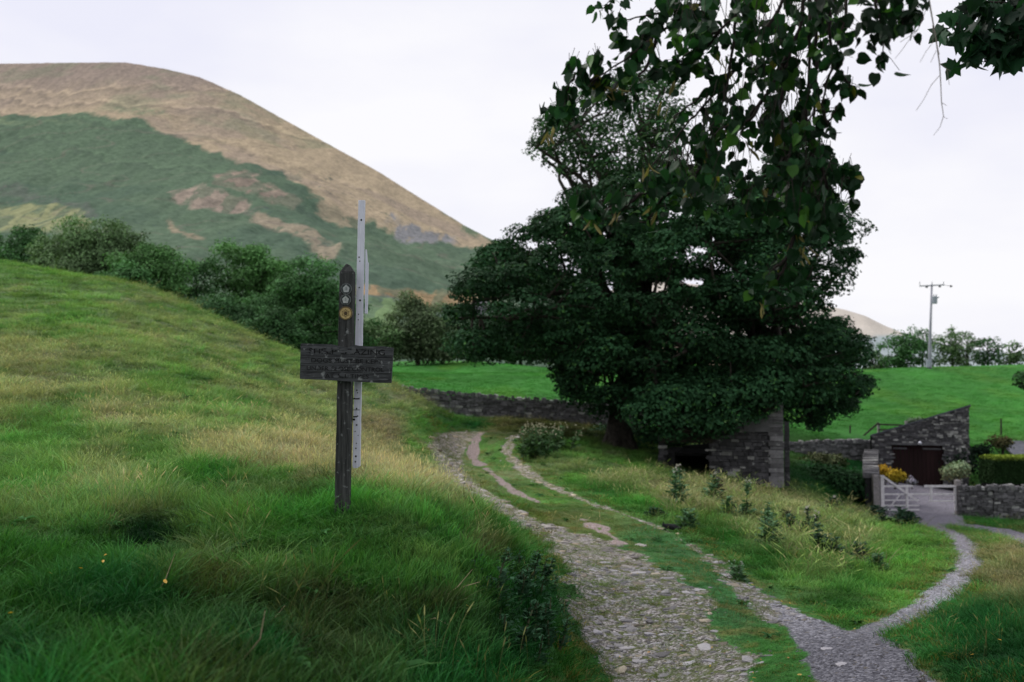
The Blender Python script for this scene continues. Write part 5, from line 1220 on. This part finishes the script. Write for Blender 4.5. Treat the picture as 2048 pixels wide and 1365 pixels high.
def leafmesh(name, pos, stem, size, col, shape, parent):
    """pos: leaf base; leaves hang along 'stem' direction with random facing"""
    n = len(pos); m = len(shape); d = stem/(np.linalg.norm(stem,axis=1,keepdims=True)+1e-9)
    rnd = RS.normal(size=(n,3)); nrm = rnd-(rnd*d).sum(1,keepdims=True)*d; nrm /= np.linalg.norm(nrm,axis=1,keepdims=True)+1e-9; w = np.cross(d, nrm)
    s = size[:,None]; V = []; curl = RS.uniform(-.15,.45,n)[:,None]; fold = RS.uniform(.05,.75,n)[:,None]
    for x_, z_ in shape: V.append(pos+w*x_*s*RS.uniform(.92,1.08,(n,1))+d*z_*s+nrm*s*(abs(x_)*fold-curl*z_*z_))
    V.append(pos+d*.5*s-nrm*s*curl*.2)
    V = np.stack(V, 1).reshape(-1,3); idx = np.arange(n)[:,None]*(m+1)
    fc = np.concatenate([idx+np.array([i,(i+1)%m,m]) for i in range(m)], 1).reshape(-1,3)
    return link(name, new_mesh(name, V, faces=fc, mats=[M['fgleaf']], attrs={'col': np.repeat(np.clip(col,.001,.8), m+1, 0)}), parent)
limebase = Vector((3.4, 1.6, 0)); limebase.z = h1(3.4,1.6)
lime = thing('lime_tree', 'overhanging lime tree with dark heart-shaped leaves drooping across the top', 'tree', limebase)
L0 = limebase
mb = MB(); mb.tube([Vector((0,0,-.3)), Vector((0,0,.5)), Vector((-.05,.05,2.5)), Vector((-.1,.2,5.2))], [.42,.32,.27,.2], 14); mb.build('trunk', M['bark'], lime, smooth=True)
STR = [ # drooping strands: photo positions with depth
 [(1560,-160,3.9),(1500,-60,3.9),(1400,10,4.0),(1320,62,4.0),(1262,110,4.0),(1190,160,4.05),(1148,215,4.1)],
 [(1400,10,4.0),(1330,25,4.0),(1245,40,4.0)],
 [(1320,62,4.0),(1290,140,4.0),(1262,175,4.0),(1235,200,4.0)],
 [(1190,160,4.05),(1150,150,4.05),(1125,190,4.1),(1112,235,4.1)],
 [(1560,-160,4.0),(1520,-20,4.0),(1440,60,4.0),(1370,110,4.1),(1345,140,4.1)],
 [(1440,60,4.0),(1400,110,4.1),(1370,130,4.1),(1350,120,4.1)],
 [(1600,-120,4.1),(1560,20,4.1),(1480,130,4.1),(1400,220,4.1),(1340,290,4.1),(1290,350,4.2)],
 [(1480,130,4.1),(1430,170,4.1),(1380,210,4.1),(1340,240,4.1)],
 [(1620,-100,4.0),(1600,60,4.0),(1540,180,4.0),(1450,300,4.1),(1360,370,4.1),(1280,390,4.1),(1210,400,4.1),(1170,420,4.1)],
 [(1280,390,4.1),(1240,420,4.1),(1225,440,4.1)],
 [(1360,370,4.1),(1320,400,4.1),(1300,440,4.1)],
 [(1620,-100,3.9),(1618,40,3.9),(1616,160,3.9),(1612,270,3.9),(1640,310,3.9),(1665,345,3.9),(1700,360,3.9)],
 [(1634,-80,3.95),(1632,60,3.95),(1630,170,3.95),(1630,275,3.95),(1618,330,4.0),(1600,400,4.0),(1590,470,4.0)],
 [(1612,270,3.9),(1560,330,4.0),(1500,380,4.0),(1460,400,4.0)],
 [(1640,310,3.9),(1660,400,3.9),(1650,440,3.9)],
 [(1590,470,4.0),(1570,530,4.0),(1550,570,4.0),(1535,590,4.0)],
 [(1570,520,4.0),(1540,545,4.0)],
 [(1660,-80,3.8),(1660,40,3.8),(1665,130,3.8),(1640,210,3.8),(1610,250,3.8)],
 [(1665,130,3.8),(1690,160,3.8),(1702,175,3.8)],
 [(1640,210,3.8),(1655,250,3.8),(1675,210,3.8)],
 [(1700,-80,3.7),(1690,20,3.7),(1680,80,3.7),(1670,110,3.7)],
 [(1760,-80,3.7),(1750,10,3.7),(1765,60,3.7),(1766,110,3.7)],
 [(1790,-80,3.6),(1800,0,3.6),(1805,50,3.6)],
 [(1830,-80,3.6),(1825,-10,3.6),(1815,30,3.6)],
 [(1300,-60,4.1),(1240,-20,4.1),(1218,10,4.1)],
 [(1380,-70,4.0),(1340,0,4.0),(1300,20,4.0)],
 [(1540,180,4.0),(1500,240,4.0),(1440,260,4.0),(1390,330,4.1),(1350,330,4.1)],
 [(1580,100,4.0),(1560,200,4.0),(1570,300,4.0),(1540,400,4.0),(1520,440,4.0)],
 [(1480,-80,4.0),(1470,40,4.0),(1460,140,4.0),(1440,220,4.0),(1400,290,4.1)]]
tw = MB(); lp, ld, lsz, lc = [], [], [], []
def addleaf(p, d, s=None, c=None):
    lp.append(tuple(p)); ld.append(tuple(d)); lsz.append(s or random.uniform(.031,.057))
    if c is None:
        u_ = random.random(); c = (.009,.032,.012) if u_ < .50 else ((.016,.060,.020) if u_ < .86 else ((.045,.12,.022) if u_ < .985 else (.17,.17,.03)))
    k_ = random.uniform(.6,1.4); lc.append(tuple(q*k_ for q in c))
for S_ in STR:
    pts_ = [P(*a)-L0 for a in S_]
    fine = []
    for a, b_ in zip(pts_[:-1], pts_[1:]):
        for i in range(6): fine.append(a.lerp(b_, i/6)+Vector((random.uniform(-1,1), random.uniform(-1,1), random.uniform(-1,1)))*.006)
    fine.append(pts_[-1]); n_ = len(fine); tw.tube(fine, [.0075*(1-i/n_)+.0016 for i in range(n_)], 5, cap=False)
    for i, p in enumerate(fine):
        t = i/n_; dens_ = 1.3 if t > .35 else .7
        for q in range(1 if random.random() < dens_*.72 else 0):
            off = Vector((random.uniform(-1,1), random.uniform(-1,1), random.uniform(-1,.3)))*.075; e = p+off; tw.tube([p, p+off*.5+Vector((0,0,.006)), e], [.0016,.0013,.001], 4, cap=False)
            for r_ in range(random.choice((1,2,2))): addleaf(e+Vector((random.uniform(-1,1), random.uniform(-1,1), random.uniform(-1,1)))*.02, (random.uniform(-1,1), random.uniform(-.9,.9), -1+random.uniform(-.2,.9)))
    for q in range(3): addleaf(fine[-1], (random.uniform(-.5,.5), random.uniform(-.5,.5), -1))
# dense heart of the bough
DENS = [(1330,-20),(1680,-20),(1700,60),(1655,110),(1640,230),(1620,300),(1690,350),(1690,420),(1640,470),(1570,430),(1520,440),(1440,420),(1330,400),(1290,360),(1380,290),(1420,230),(1400,170),(1360,120),(1340,60)]
cnt = 0
while cnt < 600:
    px, py = random.uniform(1290,1700), random.uniform(-20,470)
    if not inpoly(np.array([px]), np.array([py]), DENS)[0]: continue
    if fbm(np.array([px/38.]), np.array([py/38.]), 3, 201)[0] < .49: continue
    p = P(px, py, random.uniform(3.7,4.7))-L0; d = Vector((random.uniform(-1,.8), random.uniform(-.9,.9), -1))
    a = p-d.normalized()*.03+Vector((random.uniform(-.05,.05), random.uniform(-.05,.05), .10)); tw.tube([a, p], [.0016,.001], 4, cap=False)
    for q in range(2): addleaf(p+Vector((random.uniform(-1,1), random.uniform(-1,1), random.uniform(-1,1)))*.03, d+Vector((random.uniform(-.4,.4),)*3))
    cnt += 1
for (px, py, w_) in ((1800,20,40),(1770,60,30),(1730,20,40),(1660,30,60),(1820,-10,30)):
    for i in range(15): addleaf(P(px+random.gauss(0,w_*.55), py+random.gauss(0,w_*.6), random.uniform(3.5,3.8))-L0, (random.uniform(-.4,.4), random.uniform(-.4,.4), -1), None, (.008,.022,.010))
for px, py in ((1230,45),(1290,75),(1280,100),(1255,140),(1272,118),(1262,165),(1150,130),(1165,150),(1180,135),(1145,178),(1120,195),(1200,180),(1215,160),(1225,178),(1235,192),(1125,232),(1160,165),(1190,125),(1130,215),(1245,205),(1250,90),(1300,60),(1160,405),(1175,420),(1185,440),(1170,400),(1195,410),(1230,400),(1245,415),(1300,410),(1320,400),(1545,560),(1530,570),(1560,545),(1575,540),(1700,170),(1690,345),(1700,365),(1695,385),(1390,130),(1400,105),(1410,140),(1370,150)):
    for q in range(3):
        e = P(px+random.gauss(0,7), py-14+random.gauss(0,7), 4.05+random.uniform(-.06,.06))-L0; addleaf(e, (random.uniform(-.8,.8), random.uniform(-.8,.8), -1), random.uniform(.045,.068)); tw.tube([e, e+Vector((random.uniform(-.02,.02),0,.035))], [.001,.0014], 4, cap=False)
# heavier boughs carrying the strands back to the trunk
for e in ((1560,-160,4.0),(1620,-100,4.0),(1700,-90,3.75),(1790,-80,3.6),(1300,-60,4.1)):
    limb(tw, Vector((-.08,.15,4.6)), P(*e)-L0, .07, .009, .12, 8)
tw.build('branches', M['twig'], lime, smooth=True)
leafmesh('leaves', np.array(lp), np.array(ld), np.array(lsz), np.array(lc), LPX, lime)
# pale bracts hanging under the leaves
lp2 = []; 
for px, py in ((1330,210),(1105,255),(1090,268),(1455,130),(1440,110),(1240,430),(1310,415),(1460,250),(1500,300),(1290,330),(1180,440),(1590,470),(1610,490),(1600,500),(1530,380),(1520,600),(1370,380),(1345,160),(1240,170),(1215,180)):
    for k in range(3): lp2.append(tuple(P(px+random.uniform(-8,8), py+random.uniform(-8,8), 4.0)-L0))
lp2 = np.array(lp2); br = np.array([(.0,.0),(.09,.25),(.12,.6),(.07,.95),(0,1.05),(-.07,.95),(-.12,.6),(-.09,.25)])
o_ = leafmesh('bracts', lp2, RS.normal(size=lp2.shape)*.35+np.array([0,0,-1]), RS.uniform(.045,.065,len(lp2)), np.array([.26,.22,.09])*RS.uniform(.5,1.2,(len(lp2),1)), br, lime)
# dead twig hanging in the sky
dt = MB(); main = [(1846,-60),(1858,0),(1865,40),(1872,80),(1879,128),(1881,160),(1883,205),(1887,232),(1880,255),(1867,271)]
mp3 = [P(a, b_, 3.6)-L0 for a, b_ in main]; dt.tube(mp3, [.0034,.0030,.0027,.0025,.0023,.0020,.0017,.0014,.0010,.0007], 5)
for pl in ([(1858,0),(1848,30),(1835,60),(1815,85),(1805,100),(1790,118)],[(1835,60),(1820,72),(1800,85)],[(1866,50),(1866,85),(1850,105),(1840,125)],[(1873,102),(1862,125)],[(1881,128),(1893,138),(1898,170)],[(1893,138),(1900,142)],[(1878,152),(1862,170),(1848,200),(1832,222)],[(1883,205),(1894,212)],[(1886,234),(1896,238)],[(1872,80),(1878,110)]):
    q3 = [P(a+random.uniform(-1,1), b_, 3.6)-L0 for a, b_ in pl]; dt.tube(q3, [.0013-.0006*i/len(q3) for i in range(len(q3))], 4)
dt.build('dead_twig', M['dead'], lime)
# maple bough at the top right
mapb = Vector((5.2, 3.4, 0)); mapb.z = h1(5.2,3.4)
mp4 = thing('maple_tree', 'maple bough with lobed leaves entering at the top right corner', 'tree', mapb)
mb = MB(); mb.tube([Vector((0,0,-.3)), Vector((0,0,1)), Vector((-.1,.1,5.5))], [.36,.28,.18], 12); mb.build('trunk', M['bark'], mp4, smooth=True)
tw = MB(); lp, ld, lsz, lc = [], [], [], []
for S_ in ([(2200,-60,5.0),(2080,60,5.0),(2000,56,5.0),(1940,50,5.0),(1900,46,5.0)],[(2150,-40,5.0),(2060,10,5.0),(1980,5,5.0),(1930,-5,5.0)],[(2080,60,5.0),(2030,90,5.0),(2000,100,5.0)],[(2000,56,5.0),(1960,80,5.0),(1945,95,5.0)],[(2060,10,5.0),(2000,30,5.0),(1960,60,5.0)]):
    pts_ = [P(*a)-mapb for a in S_]; tw.tube(pts_, [.009*(1-i/len(pts_))+.002 for i in range(len(pts_))], 5, cap=False)
    for a, b_ in zip(pts_[:-1], pts_[1:]):
        for i in range(11):
            p = a.lerp(b_, random.random())+Vector((random.uniform(-1,1), random.uniform(-1,1), random.uniform(-1,.6)))*.07; tw.tube([a.lerp(b_, .5), p], [.0016,.001], 4, cap=False); addleaf(p, (random.uniform(-1,.5), random.uniform(-.6,.6), -.8), random.uniform(.06,.10), (.014,.050,.022))
for px, py in ((1898,40),(1888,30),(2000,112),(2029,104),(1975,90),(1950,85)): addleaf(P(px,py-10,5.0)-mapb, (random.uniform(-.4,.4),0,-1), .085, (.018,.065,.026))
for i in range(46): addleaf(P(random.uniform(1950,2110), random.uniform(-40,55), random.uniform(4.7,5.3))-mapb, (random.uniform(-.6,.6), random.uniform(-.6,.6), -1), random.uniform(.07,.1), (.008,.024,.012))
limb(tw, Vector((-.1,.1,5.0)), P(2200,-60,5.0)-mapb, .08, .01, .1, 8)
tw.build('branches', M['twig'], mp4, smooth=True)
leafmesh('leaves', np.array(lp), np.array(ld), np.array(lsz), np.array(lc), MPX, mp4)
# ------------------------------------------------------------------ camera, sky, light
cam = bpy.data.cameras.new('camera'); co = bpy.data.objects.new('camera', cam); COL.objects.link(co)
co.location = (0,0,CZ); co.rotation_euler = (math.pi/2+TH, 0, 0); cam.lens = 35*F/1991.1; cam.sensor_width = 36
cam.clip_start = .1; cam.clip_end = 12000
cam.dof.use_dof = True; cam.dof.focus_distance = 6.7; cam.dof.aperture_fstop = 2.5
sc.camera = co
w = bpy.data.worlds.new('World'); sc.world = w; w.use_nodes = True; nt = w.node_tree; nt.nodes.clear()
wo = nt.nodes.new('ShaderNodeOutputWorld'); bg = nt.nodes.new('ShaderNodeBackground')
sky = nt.nodes.new('ShaderNodeTexSky'); sky.sky_type = 'NISHITA'; sky.sun_disc = False
SE, SR = math.radians(48), math.radians(-60)
sky.sun_elevation = SE; sky.sun_rotation = SR
tc = nt.nodes.new('ShaderNodeTexCoord'); mp = nt.nodes.new('ShaderNodeMapping'); nt.links.new(tc.outputs['Generated'], mp.inputs[0]); mp.inputs['Scale'].default_value = (1,1,2.6)
cl = ramp(nt, noise(nt, 2.1, 5, .5, mp.outputs[0]), [(.36,(.88,.88,1.0)),(.58,(1.02,1.01,1.04))])
sk = mix(nt, 1.0, sky.outputs[0], (.08,.08,.08), 'MULTIPLY')
nt.links.new(mix(nt, .94, sk, cl), bg.inputs[0]); bg.inputs[1].default_value = 1.0
nt.links.new(bg.outputs[0], wo.inputs[0])
sl = bpy.data.lights.new('sun', 'SUN'); sl.energy = 2.7; sl.angle = math.radians(24); sl.color = (1,.96,.9)
so = bpy.data.objects.new('sun', sl); COL.objects.link(so)
d = Vector((math.sin(SR)*math.cos(SE), math.cos(SR)*math.cos(SE), math.sin(SE)))
so.rotation_euler = d.to_track_quat('Z','Y').to_euler()
sc.view_settings.view_transform = 'Standard'; sc.view_settings.look = 'None'; sc.view_settings.exposure = 0
sc.cycles.max_bounces = 5; sc.cycles.diffuse_bounces = 3; sc.cycles.transparent_max_bounces = 4
try: sc.cycles.use_denoising = True
except Exception: pass
